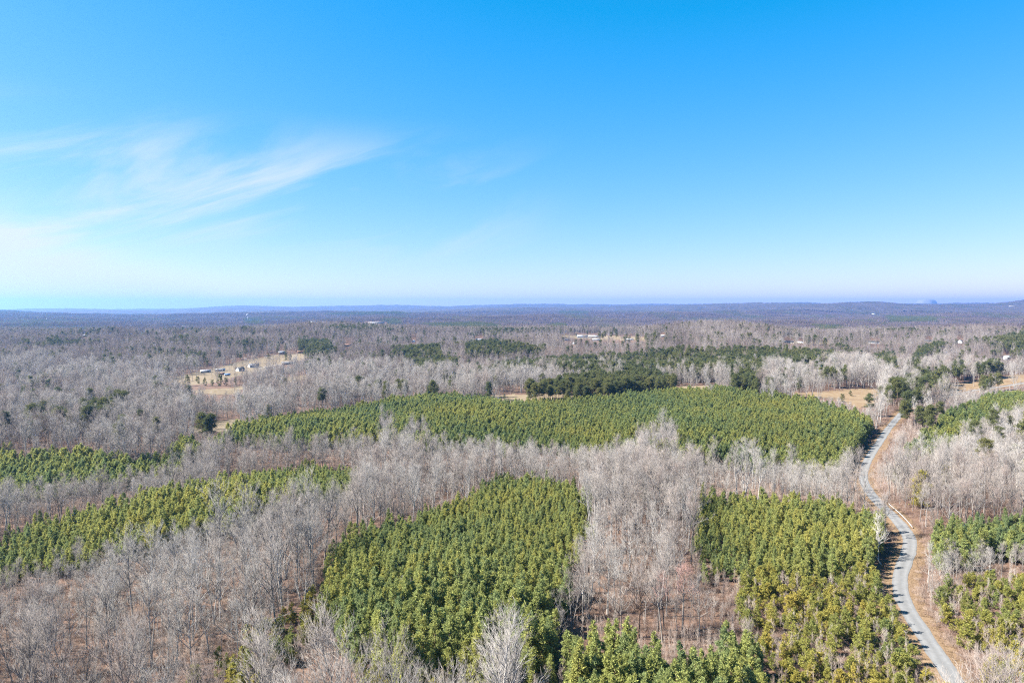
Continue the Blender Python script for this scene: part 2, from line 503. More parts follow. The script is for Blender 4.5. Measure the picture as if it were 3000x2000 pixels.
M = {}
M['bark'] = plant_mat('grey_bark', [(0.12, 0.103, 0.088), (0.23, 0.21, 0.187), (0.37, 0.35, 0.32)], island=0.2)
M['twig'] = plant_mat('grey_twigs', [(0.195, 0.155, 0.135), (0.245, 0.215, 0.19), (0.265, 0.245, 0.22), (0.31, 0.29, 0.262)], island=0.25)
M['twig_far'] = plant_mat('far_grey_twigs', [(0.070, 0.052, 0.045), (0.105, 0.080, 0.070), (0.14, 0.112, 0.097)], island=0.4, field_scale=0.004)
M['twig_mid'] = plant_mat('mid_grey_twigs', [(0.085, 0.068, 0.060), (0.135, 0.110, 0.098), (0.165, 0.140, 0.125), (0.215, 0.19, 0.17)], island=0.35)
M['twig_red'] = plant_mat('budding_red_twigs', [(0.34, 0.20, 0.17), (0.36, 0.23, 0.19)], island=0.2)
M['twig_white'] = plant_mat('pale_twigs', [(0.40, 0.37, 0.33), (0.44, 0.41, 0.37)], island=0.2)
M['sapling'] = plant_mat('sapling_twigs', [(0.20, 0.145, 0.122), (0.26, 0.215, 0.182), (0.31, 0.275, 0.24)], island=0.25)
M['brush'] = plant_mat('bramble', [(0.13, 0.082, 0.062), (0.20, 0.145, 0.115), (0.27, 0.215, 0.175)], island=0.35)
M['needle'] = plant_mat('pine_needles', [(0.185, 0.235, 0.105), (0.285, 0.305, 0.098), (0.380, 0.355, 0.100)], translucent=0.45, island=0.4)
M['needle_mid'] = plant_mat('plantation_needles', [(0.150, 0.198, 0.088), (0.232, 0.255, 0.082), (0.310, 0.298, 0.084)], translucent=0.45, island=0.4)
M['needle_dark'] = plant_mat('old_pine_needles', [(0.090, 0.108, 0.050), (0.125, 0.136, 0.052), (0.160, 0.155, 0.056)], translucent=0.35, island=0.4)
M['needle_yellow'] = plant_mat('yellow_green_needles', [(0.195, 0.225, 0.075), (0.285, 0.275, 0.072), (0.380, 0.310, 0.074)], translucent=0.45, island=0.4, field_scale=0.03)
M['pine_bark'] = plant_mat('pine_bark', [(0.10, 0.065, 0.045), (0.15, 0.105, 0.075)], island=0.1)
M['litter'] = surf_mat('leaf_litter', [(0.045, 0.028, 0.020), (0.098, 0.058, 0.039), (0.160, 0.102, 0.068)], scale=0.18, scale2=2.2, bump=0.6, detail=9)
M['field_tan'] = surf_mat('dormant_grass', [(0.085, 0.064, 0.038), (0.140, 0.106, 0.063), (0.180, 0.142, 0.092)], scale=0.03, scale2=0.25, bump=0.2)
M['field_orange'] = surf_mat('broomsedge', [(0.105, 0.064, 0.035), (0.160, 0.110, 0.060), (0.195, 0.150, 0.092)], scale=0.03, scale2=0.3, bump=0.2)
M['verge'] = surf_mat('verge_grass', [(0.090, 0.055, 0.032), (0.155, 0.102, 0.058), (0.20, 0.142, 0.088)], scale=0.5, scale2=3.5, bump=0.5)
M['asphalt'] = surf_mat('worn_asphalt', [(0.098, 0.097, 0.095), (0.132, 0.130, 0.125), (0.158, 0.155, 0.148)], scale=0.6, scale2=9.0, rough=0.85)
M['steel'] = surf_mat('galvanised_steel', [(0.40, 0.38, 0.35), (0.48, 0.46, 0.43)], scale=1.0, rough=0.5, spec=0.5)
M['post'] = surf_mat('weathered_wood', [(0.14, 0.11, 0.08), (0.20, 0.16, 0.12)], scale=2.0)
M['log'] = surf_mat('bleached_log', [(0.20, 0.16, 0.125), (0.30, 0.25, 0.20)], scale=2.0)
M['canopy'] = surf_mat('far_wood', [(0.020, 0.024, 0.016), (0.050, 0.040, 0.034), (0.080, 0.064, 0.054)], scale=0.004, scale2=0.03, detail=8)
M['mesa'] = surf_mat('far_rock', [(0.15, 0.145, 0.14), (0.18, 0.17, 0.16)], scale=0.002)


def flat_mat(name, col, rough=0.8, spec=0.2, vary=0.08, scale=1.5):
    c0 = tuple(v * (1 - vary) for v in col)
    c1 = tuple(min(1, v * (1 + vary)) for v in col)
    return surf_mat(name, [c0, c1], scale=scale, rough=rough, spec=spec)


M['white_wall'] = flat_mat('white_siding', (0.42, 0.42, 0.41))
M['cream_wall'] = flat_mat('cream_siding', (0.33, 0.30, 0.25))
M['brick_wall'] = flat_mat('brick_wall', (0.18, 0.10, 0.08))
M['grey_roof'] = flat_mat('grey_shingles', (0.095, 0.095, 0.10))
M['dark_roof'] = flat_mat('dark_shingles', (0.045, 0.048, 0.048))
M['metal_roof'] = flat_mat('metal_roof', (0.28, 0.29, 0.31), rough=0.5)
M['white_roof'] = flat_mat('white_metal_roof', (0.42, 0.43, 0.44), rough=0.5)
M['blue_roof'] = flat_mat('blue_roof', (0.10, 0.18, 0.34))
M['rust_roof'] = flat_mat('rusted_roof', (0.17, 0.10, 0.07))
M['glass'] = flat_mat('window_glass', (0.03, 0.035, 0.045), rough=0.15, spec=0.6)
M['door'] = flat_mat('door_paint', (0.16, 0.12, 0.10))
M['gravel'] = surf_mat('gravel', [(0.19, 0.17, 0.145), (0.24, 0.22, 0.19)], scale=1.5)
M['tank'] = flat_mat('white_tank', (0.45, 0.46, 0.48), rough=0.5)
M['mast_red'] = flat_mat('mast_paint', (0.30, 0.28, 0.28))


# ------------------------------------------------------------------ mesh helpers
def make_mesh(name, V, F, mats, fmat=None, smooth_shade=False):
    """V (n,3), F list of (k,3) or (k,4) arrays"""
    me = bpy.data.meshes.new(name)
    V = np.asarray(V, np.float32)
    Fs = [np.asarray(f, np.int32) for f in (F if isinstance(F, list) else [F]) if len(f)]
    loops = np.concatenate([f.ravel() for f in Fs])
    sizes = np.concatenate([np.full(len(f), f.shape[1], np.int32) for f in Fs])
    me.vertices.add(len(V))
    me.vertices.foreach_set('co', V.ravel())
    me.loops.add(len(loops))
    me.loops.foreach_set('vertex_index', loops)
    me.polygons.add(len(sizes))
    starts = np.concatenate([[0], np.cumsum(sizes)[:-1]]).astype(np.int32)
    me.polygons.foreach_set('loop_start', starts)
    me.polygons.foreach_set('loop_total', sizes)
    for mt in (mats if isinstance(mats, (list, tuple)) else [mats]):
        me.materials.append(mt)
    if fmat is not None:
        me.polygons.foreach_set('material_index', np.asarray(fmat, np.int32))
    if smooth_shade:
        me.polygons.foreach_set('use_smooth', np.ones(len(sizes), bool))
    me.update(calc_edges=True)
    return me


class Geo:
    """collects triangles"""

    def __init__(self):
        self.v, self.f, self.n = [], [], 0

    def add(self, V, F):
        self.v.append(np.asarray(V, float).reshape(-1, 3))
        self.f.append(np.asarray(F, int).reshape(-1, 3) + self.n)
        self.n += len(self.v[-1])

    def arrays(self):
        return np.vstack(self.v), np.vstack(self.f)

    def mesh(self, name, mat, smooth_shade=False):
        V, F = self.arrays()
        return make_mesh(name, V, F, mat, smooth_shade=smooth_shade)


def frame_of(D):
    D = D / np.linalg.norm(D, axis=-1, keepdims=True)
    a = np.where(np.abs(D[..., 2:3]) < 0.9, np.array([0, 0, 1.0]), np.array([1.0, 0, 0]))
    u = np.cross(D, a)
    u /= np.linalg.norm(u, axis=-1, keepdims=True)
    return u, np.cross(D, u)


def tubes(g, pts, rad, sides=3):
    """pts (n, k, 3), rad (n, k): n tubes of k rings"""
    n, k, _ = pts.shape
    D = pts[:, -1] - pts[:, 0]
    u, w = frame_of(D)
    a = np.arange(sides) * 2 * math.pi / sides
    ring = np.cos(a)[None, None, :, None] * u[:, None, None, :] + np.sin(a)[None, None, :, None] * w[:, None, None, :]
    V = pts[:, :, None, :] + ring * rad[:, :, None, None]
    idx = np.arange(n * k * sides).reshape(n, k, sides)
    a0, a1 = idx[:, :-1, :], idx[:, 1:, :]
    b0, b1 = np.roll(a0, -1, 2), np.roll(a1, -1, 2)
    F = np.concatenate([np.stack([a0, b0, b1], -1).reshape(-1, 3), np.stack([a0, b1, a1], -1).reshape(-1, 3)])
    g.add(V.reshape(-1, 3), F)


def cones(g, P0, P1, r):
    """three-sided slender cones"""
    n = len(P0)
    u, w = frame_of(P1 - P0)
    a = np.arange(3) * 2 * math.pi / 3
    ring = np.cos(a)[None, :, None] * u[:, None, :] + np.sin(a)[None, :, None] * w[:, None, :]
    V = np.concatenate([P0[:, None, :] + ring * np.reshape(r, (-1, 1, 1)), P1[:, None, :]], 1)
    i = np.arange(n)[:, None] * 4
    F = np.stack([np.concatenate([i, i + 1, i + 3], 1), np.concatenate([i + 1, i + 2, i + 3], 1), np.concatenate([i + 2, i, i + 3], 1)], 1)
    g.add(V.reshape(-1, 3), F.reshape(-1, 3))


def blades(g, P, D, L, W, rng, N=None):
    """needle sprays: one tapering triangle each, its face turned roughly along N"""
    n = len(P)
    D = D / np.linalg.norm(D, axis=1, keepdims=True)
    rnd = rng.normal(size=(n, 3))
    if N is not None:
        rnd = rnd * 0.75 + N
    s = np.cross(D, rnd)
    s /= np.linalg.norm(s, axis=1, keepdims=True) + 1e-9
    L = np.reshape(L, (-1, 1))
    W = np.reshape(W, (-1, 1))
    V = np.stack([P - s * W * 0.35, P + D * L * 0.62 + s * W * 0.5, P + D * L - s * W * 0.3], 1)
    F = np.arange(3 * n).reshape(n, 3)
    g.add(V.reshape(-1, 3), F)


def spawn(rng, P, per, tmin, tmax, ang, L, bend_up, taper=True):
    """children of 3-point branches P (n,3,3): returns (n*per, 3, 3)"""
    n = len(P)
    t = rng.uniform(tmin, tmax, (n, per))
    t = np.sort(t, 1)
    seg0 = P[:, None, 1] - P[:, None, 0]
    seg1 = P[:, None, 2] - P[:, None, 1]
    tt = t[..., None]
    base = np.where(tt < 0.5, P[:, None, 0] + seg0 * tt * 2, P[:, None, 1] + seg1 * (tt - 0.5) * 2)
    d = np.where(tt < 0.5, seg0, seg1)
    d = d / np.linalg.norm(d, axis=-1, keepdims=True)
    base, d, t = base.reshape(-1, 3), d.reshape(-1, 3), t.reshape(-1)
    u, w = frame_of(d)
    ph = rng.uniform(0, 2 * math.pi, len(d))[:, None]
    a = rng.uniform(*ang, len(d))[:, None]
    nd = d * np.cos(a) + (u * np.cos(ph) + w * np.sin(ph)) * np.sin(a)
    nd[:, 2] += bend_up * 0.4
    nd /= np.linalg.norm(nd, axis=1, keepdims=True)
    ln = (rng.uniform(*L, len(d)) * (1.15 - 0.45 * t))[:, None]
    mid = base + nd * ln * 0.5
    nd2 = nd + rng.normal(scale=0.16, size=nd.shape)
    nd2[:, 2] += bend_up
    nd2 /= np.linalg.norm(nd2, axis=1, keepdims=True)
    return np.stack([base, mid, mid + nd2 * ln * 0.5], 1), t


def bare_tree(seed, H=23.0, fork=0.40, limbs=20, spread=0.26, ang=(0.45, 0.85), dense=1.0, lean=0.035, lod=0, thick=1.0, twins=False):
    """returns (trunk Geo, crown Geo)"""
    rng = np.random.RandomState(seed)
    tg, cg = Geo(), Geo()
    stems = 2 if twins else 1
    P1s, r1s = [], []
    for s in range(stems):
        k = 9
        h = np.linspace(0, 1, k)
        wob = np.cumsum(rng.normal(scale=0.013 * H, size=(k, 2)), 0)
        wob -= wob[0]
        ln = rng.normal(scale=lean, size=2) * H + (np.array([1, 0.3]) * (0.10 * H * (1 if s else -1)) if twins else 0)
        pts = np.stack([wob[:, 0] * h + ln[0] * h, wob[:, 1] * h + ln[1] * h, h * H * (0.94 - 0.06 * s)], 1)
        r0 = 0.0125 * H * rng.uniform(0.8, 1.15) * thick
        rad = r0 * (1 - h * 0.9) ** 0.85
        rad[0] *= 1.25
        tubes(tg, pts[None], rad[None], 6 if lod == 0 else 4)
        # limbs
        n = limbs // stems
        t = np.sort(rng.uniform(fork, 0.99, n))
        t[-3:] = rng.uniform(0.9, 0.985, min(3, n))
        base = np.stack([np.interp(t, h, pts[:, c]) for c in range(3)], 1)
        ph = np.arange(n) * 2.4 + rng.uniform(0, 0.9, n)
        a = rng.uniform(*ang, n) * (1.12 - 0.6 * (t - fork) / (1 - fork))
        nd = np.stack([np.cos(ph) * np.sin(a), np.sin(ph) * np.sin(a), np.cos(a)], 1)
        ln1 = (spread * H * rng.uniform(0.7, 1.2, n) * (1.15 - 0.62 * (t - fork) / (1 - fork)))[:, None]
        mid = base + nd * ln1 * 0.5
        nd2 = nd + rng.normal(scale=0.22, size=nd.shape) + np.array([0, 0, 0.55])
        nd2 /= np.linalg.norm(nd2, axis=1, keepdims=True)
        P1 = np.stack([base, mid, mid + nd2 * ln1 * 0.55], 1)
        r1 = np.minimum(np.interp(t, h, rad) * 0.70, 0.0058 * H * thick)
        P1s.append(P1)
        r1s.append(r1)
    P1, r1 = np.vstack(P1s), np.concatenate(r1s)
    tubes(tg, P1, np.stack([r1, r1 * 0.68, r1 * 0.3], 1), 4 if lod == 0 else 3)
    m = H / 23.0
    if lod == 0:
        P2, t2 = spawn(rng, P1, 6, 0.18, 1.0, (0.35, 0.8), (1.9 * m, 3.6 * m), 0.32)
        r2 = np.repeat(r1, 6) * 0.48
        tubes(cg, P2, np.stack([r2, r2 * 0.7, r2 * 0.3], 1), 3)
        P3, t3 = spawn(rng, P2, 4, 0.15, 1.0, (0.3, 0.75), (1.0 * m, 2.2 * m), 0.25)
        cones(cg, P3[:, 0], P3[:, 2], 0.019 * m * thick)
        P4, t4 = spawn(rng, P3, 2, 0.2, 1.0, (0.3, 0.8), (0.5 * m, 1.2 * m), 0.2)
        cones(cg, P4[:, 0], P4[:, 2], 0.014 * m * thick)
    elif lod == 1:
        P2, t2 = spawn(rng, P1, 6, 0.2, 1.0, (0.4, 0.9), (1.8 * m, 3.6 * m), 0.25)
        cones(cg, P2[:, 0], P2[:, 2], 0.045 * m)
        P3, t3 = spawn(rng, P2, 5, 0.15, 1.0, (0.35, 0.9), (1.0 * m, 2.2 * m), 0.2)
        cones(cg, P3[:, 0], P3[:, 2], 0.028 * m)
    return tg, cg


def tufts(g, P, D, size, per, rng, width=0.36, spreadv=0.9, N=None):
    n = len(P)
    Pp = np.repeat(P, per, 0) + rng.normal(scale=0.08, size=(n * per, 3)) * np.reshape(np.repeat(np.broadcast_to(size, n), per), (-1, 1))
    Dd = np.repeat(D, per, 0) + rng.normal(scale=spreadv, size=(n * per, 3))
    sz = np.repeat(np.broadcast_to(size, n), per) * rng.uniform(0.7, 1.25, n * per)
    blades(g, Pp, Dd, sz, sz * width, rng, None if N is None else np.repeat(N, per, 0))


def young_pine(seed, H=9.5, rad=1.9, n=420, per=5, size=0.52, base=0.10, shape=0.75, lop=0.12):
    rng = np.random.RandomState(seed)
    tg, cg = Geo(), Geo()
    h = np.linspace(0, 1, 6)
    pts = np.stack([rng.normal(scale=0.08) * h ** 2 * 3, rng.normal(scale=0.08) * h ** 2 * 3, h * H * 0.97], 1)
    r = 0.011 * H * (1 - h * 0.93)
    tubes(tg, pts[None], r[None], 5)
    # whorls of branches
    nb = int(H * 6.5)
    t = np.sort(rng.uniform(base, 0.97, nb))
    whorl = np.round(t * H / 0.75) * 0.75 / H
    t = np.clip(0.6 * whorl + 0.4 * t, base, 0.97)
    ph = rng.uniform(0, 2 * math.pi, nb)
    u = (t - base) / (1 - base)
    prof = rad * np.clip(np.minimum(0.55 + u * 2.4, 1.05), 0, 1) * (1 - u) ** shape
    ln = prof * rng.uniform(0.72, 1.18, nb) * (1 + lop * np.cos(ph - rng.uniform(0, 6.28))) + 0.15
    rise = 0.25 + 0.75 * u
    b0 = np.stack([np.interp(t, h, pts[:, 0]), np.interp(t, h, pts[:, 1]), t * H], 1)
    d = np.stack([np.cos(ph), np.sin(ph), rise], 1)
    d /= np.linalg.norm(d, axis=1, keepdims=True)
    b1 = b0 + d * ln[:, None] * (1.0 + 0.25 * u)[:, None]
    cones(tg, b0, b1, 0.012 + 0.012 * ln)
    # tufts along the branches, most of them on the outer half
    w = (0.2 + ln) / (0.2 + ln).sum()
    pick = rng.choice(nb, n, p=w)
    s = rng.beta(2.2, 1.0, n)
    P = b0[pick] + (b1 - b0)[pick] * s[:, None] + rng.normal(scale=0.16, size=(n, 3)) * np.minimum(1, ln[pick])[:, None]
    D = d[pick] * 0.8 + np.array([0, 0, 0.45])
    # leader
    P = np.vstack([P, np.stack([np.zeros(8) + pts[-1, 0], np.zeros(8) + pts[-1, 1], np.linspace(0.9, 1.0, 8) * H], 1)])
    D = np.vstack([D, np.tile([0, 0, 1.0], (8, 1))])
    Nn = np.concatenate([P[:, :2] / (np.linalg.norm(P[:, :2], axis=1, keepdims=True) + 0.2), np.full((len(P), 1), 0.75)], 1)
    tufts(cg, P, D, size * rng.uniform(0.75, 1.2, len(P)), per, rng, N=Nn)
    return tg, cg


def tall_pine(seed, H=23.0, clear=0.55, rad=3.0, limbs=20, lod=0, flat=False):
    rng = np.random.RandomState(seed)
    tg, cg = Geo(), Geo()
    h = np.linspace(0, 1, 8)
    wob = np.cumsum(rng.normal(scale=0.006 * H, size=(8, 2)), 0)
    pts = np.stack([wob[:, 0] * h, wob[:, 1] * h, h * H * 0.96], 1)
    r = 0.010 * H * (1 - h * 0.85)
    tubes(tg, pts[None], r[None], 6 if lod == 0 else 4)
    t = np.sort(rng.uniform(clear, 0.98, limbs))
    u = (t - clear) / (1 - clear)
    ph = np.arange(limbs) * 2.4 + rng.uniform(0, 1, limbs)
    ln = rad * rng.uniform(0.55, 1.2, limbs) * np.sqrt(np.clip(1.05 - (u * 1.5 - 0.5) ** 2, 0.12, 1))
    rise = (0.1 + 0.7 * u) if not flat else (0.05 + 0.35 * u)
    b0 = np.stack([np.interp(t, h, pts[:, c]) for c in range(3)], 1)
    d = np.stack([np.cos(ph), np.sin(ph), rise], 1)
    d /= np.linalg.norm(d, axis=1, keepdims=True)
    b1 = b0 + d * ln[:, None]
    mid = (b0 + b1) / 2 + np.array([0, 0, -0.12]) * ln[:, None]
    tubes(tg, np.stack([b0, mid, b1], 1), np.stack([0.018 * ln + 0.03, 0.012 * ln + 0.02, 0.01 + 0 * ln], 1), 3)
    # foliage clumps towards the limb ends
    P, D = [], []
    per_limb = 5 if lod == 0 else 4
    nt = 20 if lod == 0 else 7
    for i in range(limbs):
        for s in rng.uniform(0.45, 1.08, per_limb):
            c = b0[i] + (b1[i] - b0[i]) * s + rng.normal(scale=0.35, size=3)
            q = rng.normal(size=(nt, 3)) * np.array([0.62, 0.62, 0.36])
            P.append(c + q)
            D.append(q * 0.7 + np.array([0, 0, 0.6]))
    c = pts[-1]
    q = rng.normal(size=(nt * 3, 3)) * np.array([0.6, 0.6, 0.55])
    P.append(c + q)
    D.append(q + np.array([0, 0, 0.7]))
    P, D = np.vstack(P), np.vstack(D)
    if lod == 0:
        tufts(cg, P, D, 0.6 * rng.uniform(0.7, 1.2, len(P)), 4, rng, width=0.40, N=D * 1.2)
    else:
        tufts(cg, P, D, 1.05 * rng.uniform(0.7, 1.2, len(P)), 3, rng, width=0.5, N=D * 1.2)
    return tg, cg


def sapling(seed, H=5.5, n1=12, thick=1.25, spread=0.28):
    rng = np.random.RandomState(seed)
    tg, cg = Geo(), Geo()
    stems = rng.randint(1, 4)
    for s in range(stems):
        hh = H * rng.uniform(0.7, 1.0)
        off = rng.normal(scale=0.35, size=2) if s else np.zeros(2)
        h = np.linspace(0, 1, 5)
        ln = rng.normal(scale=0.05, size=2) * hh
        pts = np.stack([off[0] + ln[0] * h, off[1] + ln[1] * h, h * hh], 1)
        tubes(tg, pts[None], (0.03 * thick * (1 - 0.9 * h))[None], 4)
        t = np.sort(rng.uniform(0.2, 0.97, n1))
        ph = rng.uniform(0, 6.28, n1)
        a = rng.uniform(0.35, 0.75, n1)
        base = np.stack([np.interp(t, h, pts[:, c]) for c in range(3)], 1)
        nd = np.stack([np.cos(ph) * np.sin(a), np.sin(ph) * np.sin(a), np.cos(a)], 1)
        l1 = (spread * hh * rng.uniform(0.6, 1.2, n1) * (1.15 - 0.8 * t))[:, None]
        P1 = np.stack([base, base + nd * l1 * 0.5, base + nd * l1 + np.array([0, 0, 0.15]) * l1], 1)
        cones(cg, P1[:, 0], P1[:, 2], 0.014 * thick)
        P2, _ = spawn(rng, P1, 6, 0.15, 1.0, (0.3, 0.8), (0.35, 0.9), 0.3)
        cones(cg, P2[:, 0], P2[:, 2], 0.009 * thick)
    return tg, cg


def bush(seed, r=0.9, hh=1.1, n=110, w=0.012):
    rng = np.random.RandomState(seed)
    g = Geo()
    ph = rng.uniform(0, 6.28, n)
    rr = r * np.sqrt(rng.uniform(0, 1, n)) * 0.7
    P0 = np.stack([np.cos(ph) * rr, np.sin(ph) * rr, np.zeros(n) - 0.1], 1)
    D = np.stack([np.cos(ph) * rng.uniform(0, 0.7, n), np.sin(ph) * rng.uniform(0, 0.7, n), rng.uniform(0.5, 1.1, n)], 1) + rng.normal(scale=0.2, size=(n, 3))
    P1 = P0 + D * hh * rng.uniform(0.4, 1.0, (n, 1))
    cones(g, P0, P1, w)
    P = np.stack([P0, (P0 + P1) / 2, P1], 1)
    P2, _ = spawn(rng, P, 2, 0.3, 1.0, (0.4, 1.1), (0.25, 0.6), 0.1)
    cones(g, P2[:, 0], P2[:, 2], w * 0.7)
    return g


def grass_tuft(seed, n=26, hh=0.45):
    rng = np.random.RandomState(seed)
    g = Geo()
    P = np.concatenate([rng.normal(scale=0.22, size=(n, 2)), np.zeros((n, 1))], 1)
    D = np.concatenate([rng.normal(scale=0.45, size=(n, 2)), np.ones((n, 1))], 1)
    cones(g, P, P + D * hh * rng.uniform(0.4, 1.0, (n, 1)), 0.03)
    return g


# ------------------------------------------------------------------ object helpers
def link(o, parent=None):
    COL.objects.link(o)
    if parent is not None:
        o.parent = parent
    return o


def tag(o, label=None, cat=None, group=None, kind=None):
    if label:
        o['label'] = label
    if cat:
        o['category'] = cat
    if group:
        o['group'] = group
    if kind:
        o['kind'] = kind
    return o


def empty(name, loc, rz=0.0, scale=1.0):
    o = bpy.data.objects.new(name, None)
    o.empty_display_size = 0.2
    o.location = loc
    o.rotation_euler = (0, 0, rz)
    o.scale = (scale,) * 3 if np.isscalar(scale) else scale
    return link(o)


def part(name, me, parent):
    return link(bpy.data.objects.new(name, me), parent)


class Proto:
    """a plant kind's variant: trunk mesh and crown mesh for individuals, one joined mesh for the mass"""

    def __init__(self, name, tg, cg, tm, cm):
        self.trunk = tg.mesh(name + '_trunk', tm, True)
        self.crown = cg.mesh(name + '_crown', cm)
        V0, F0 = tg.arrays()
        V1, F1 = cg.arrays()
        me = make_mesh(name + '_whole', np.vstack([V0, V1]), np.vstack([F0, F1 + len(V0)]), [tm, cm], np.concatenate([np.zeros(len(F0)), np.ones(len(F1))]))
        self.whole = bpy.data.objects.new(name + '_whole', me)      # never linked: only its mesh is used


def place(proto, name, loc, rz, scale, label, cat, group):
    e = empty(name, loc, rz, scale)
    tag(e, label, cat, group)
    part('trunk', proto.trunk, e)
    part('crown', proto.crown, e)
    return e


def scatter(name, protos, pts, rot, scl, idx, label, cat, kind='stuff'):
    """one object that stands for a mass: geometry nodes put a copy of a variant at each point"""
    n = len(pts)
    if n == 0:
        return None
    me = bpy.data.meshes.new(name)
    me.vertices.add(n)
    me.vertices.foreach_set('co', np.asarray(pts, np.float32).ravel())
    a = me.attributes.new('variant', 'INT', 'POINT')
    a.data.foreach_set('value', np.asarray(idx, np.int32))
    a = me.attributes.new('turn', 'FLOAT_VECTOR', 'POINT')
    rv = np.asarray(rot, np.float32)
    if rv.ndim == 1:
        rv = np.stack([np.zeros(n), np.zeros(n), rv], 1).astype(np.float32)
    a.data.foreach_set('vector', rv.ravel())
    a = me.attributes.new('size', 'FLOAT_VECTOR', 'POINT')
    sv = np.asarray(scl, np.float32)
    if sv.ndim == 1:
        sv = np.repeat(sv[:, None], 3, 1)
    a.data.foreach_set('vector', sv.ravel())
    o = link(bpy.data.objects.new(name, me))
    ng = bpy.data.node_groups.new(name + '_nodes', 'GeometryNodeTree')
    ng.interface.new_socket('Geometry', in_out='INPUT', socket_type='NodeSocketGeometry')
    ng.interface.new_socket('Geometry', in_out='OUTPUT', socket_type='NodeSocketGeometry')
    N, L = ng.nodes, ng.links
    gi, go = N.new('NodeGroupInput'), N.new('NodeGroupOutput')
    iop = N.new('GeometryNodeInstanceOnPoints')
    join = N.new('GeometryNodeJoinGeometry')
    for p in reversed(protos):
        oi = N.new('GeometryNodeObjectInfo')
        oi.inputs['Object'].default_value = p
        oi.inputs['As Instance'].default_value = False
        g2 = N.new('GeometryNodeGeometryToInstance')
        L.new(oi.outputs['Geometry'], g2.inputs[0])
        L.new(g2.outputs[0], join.inputs[0])
    L.new(gi.outputs[0], iop.inputs['Points'])
    L.new(join.outputs[0], iop.inputs['Instance'])
    iop.inputs['Pick Instance'].default_value = True
    for at, typ, sock in (('variant', 'INT', 'Instance Index'), ('turn', 'FLOAT_VECTOR', 'Rotation'), ('size', 'FLOAT_VECTOR', 'Scale')):
        na = N.new('GeometryNodeInputNamedAttribute')
        na.data_type = typ
        na.inputs['Name'].default_value = at
        L.new(na.outputs['Attribute'], iop.inputs[sock])
    L.new(iop.outputs[0], go.inputs[0])
    md = o.modifiers.new('spread', 'NODES')
    md.node_group = ng
    tag(o, label, cat, None, kind)
    return o


# ------------------------------------------------------------------ the ground, one sheet to the horizon
angs = np.concatenate([np.arange(-180, -48, 4.0), np.arange(-48, 48, 0.25), np.arange(48, 180, 4.0)])
rads = np.concatenate([[8, 30, 55], np.geomspace(80, 20500, 450)])
AA, RR = np.meshgrid(np.radians(angs), rads)
GX, GY = RR * np.sin(AA), RR * np.cos(AA)
GZ = terrain(GX, GY)
nr, na_ = GX.shape
gv = np.stack([GX.ravel(), GY.ravel(), GZ.ravel()], 1)
ii = np.arange(nr * na_).reshape(nr, na_)
q = np.stack([ii[:-1], ii[1:], np.roll(ii, -1, 1)[1:], np.roll(ii, -1, 1)[:-1]], -1).reshape(-1, 4)[:, ::-1]
cidx = len(gv)
gv = np.vstack([gv, [[0, 0, terrain(0, 0)]]])
tri = np.stack([np.full(na_, cidx), np.roll(ii[0], -1), ii[0]], 1)
ground = link(bpy.data.objects.new('ground', make_mesh('ground', gv, [q, tri], M['litter'], smooth_shade=True)))
tag(ground, 'reddish brown leaf covered ground under the trees', kind='structure')

# fields lie a little above the ground, on the same cells
QC = q.reshape(nr - 1, na_, 4)
cxm = (GX[:-1] + GX[1:] + np.roll(GX, -1, 1)[:-1] + np.roll(GX, -1, 1)[1:]) / 4
cym = (GY[:-1] + GY[1:] + np.roll(GY, -1, 1)[:-1] + np.roll(GY, -1, 1)[1:]) / 4
czm = terrain(cxm, cym)
fpx, fpy = proj(cxm, cym, czm)
front = (cym > 100)
fcount = 0
for nm, colr, poly in FIELD:
    mk = in_poly(fpx, fpy, poly) & front
    quads = QC[mk]
    if len(quads) == 0:
        continue
    used, inv = np.unique(quads, return_inverse=True)
    fv = gv[used] + np.array([0, 0, 0.10])
    o = link(bpy.data.objects.new('field', make_mesh('field', fv, [inv.reshape(-1, 4)], M['field_' + colr], smooth_shade=True)))
    tag(o, kind='structure')
    fcount += 1

# ------------------------------------------------------------------ road, verges
def strip(name, offs, lift, mat, label):
    tan = np.gradient(ROAD, axis=0)
    tan /= np.linalg.norm(tan, axis=1, keepdims=True)
    nrm = np.stack([tan[:, 1], -tan[:, 0]], 1)
    rng = np.random.RandomState(3)
    cols = []
    for o_, lf, jit in offs:
        w = np.convolve(rng.normal(size=len(ROAD)), np.ones(5) / 5, 'same') * jit
        p = ROAD + nrm * (o_ + w)[:, None] if jit else ROAD + nrm * o_
        z = terrain(ROAD[:, 0], ROAD[:, 1]) * 0.5 + terrain(p[:, 0], p[:, 1]) * 0.5
        z = np.maximum(z, terrain(p[:, 0], p[:, 1])) + lf
        cols.append(np.concatenate([p, z[:, None]], 1))
    V = np.stack(cols, 1)
    n, k, _ = V.shape
    id_ = np.arange(n * k).reshape(n, k)
    F = np.stack([id_[:-1, :-1], id_[:-1, 1:], id_[1:, 1:], id_[1:, :-1]], -1).reshape(-1, 4)[:, ::-1]
    o = link(bpy.data.objects.new(name, make_mesh(name, V.reshape(-1, 3), [F], mat, smooth_shade=True)))
    tag(o, label, kind='structure')
    return o


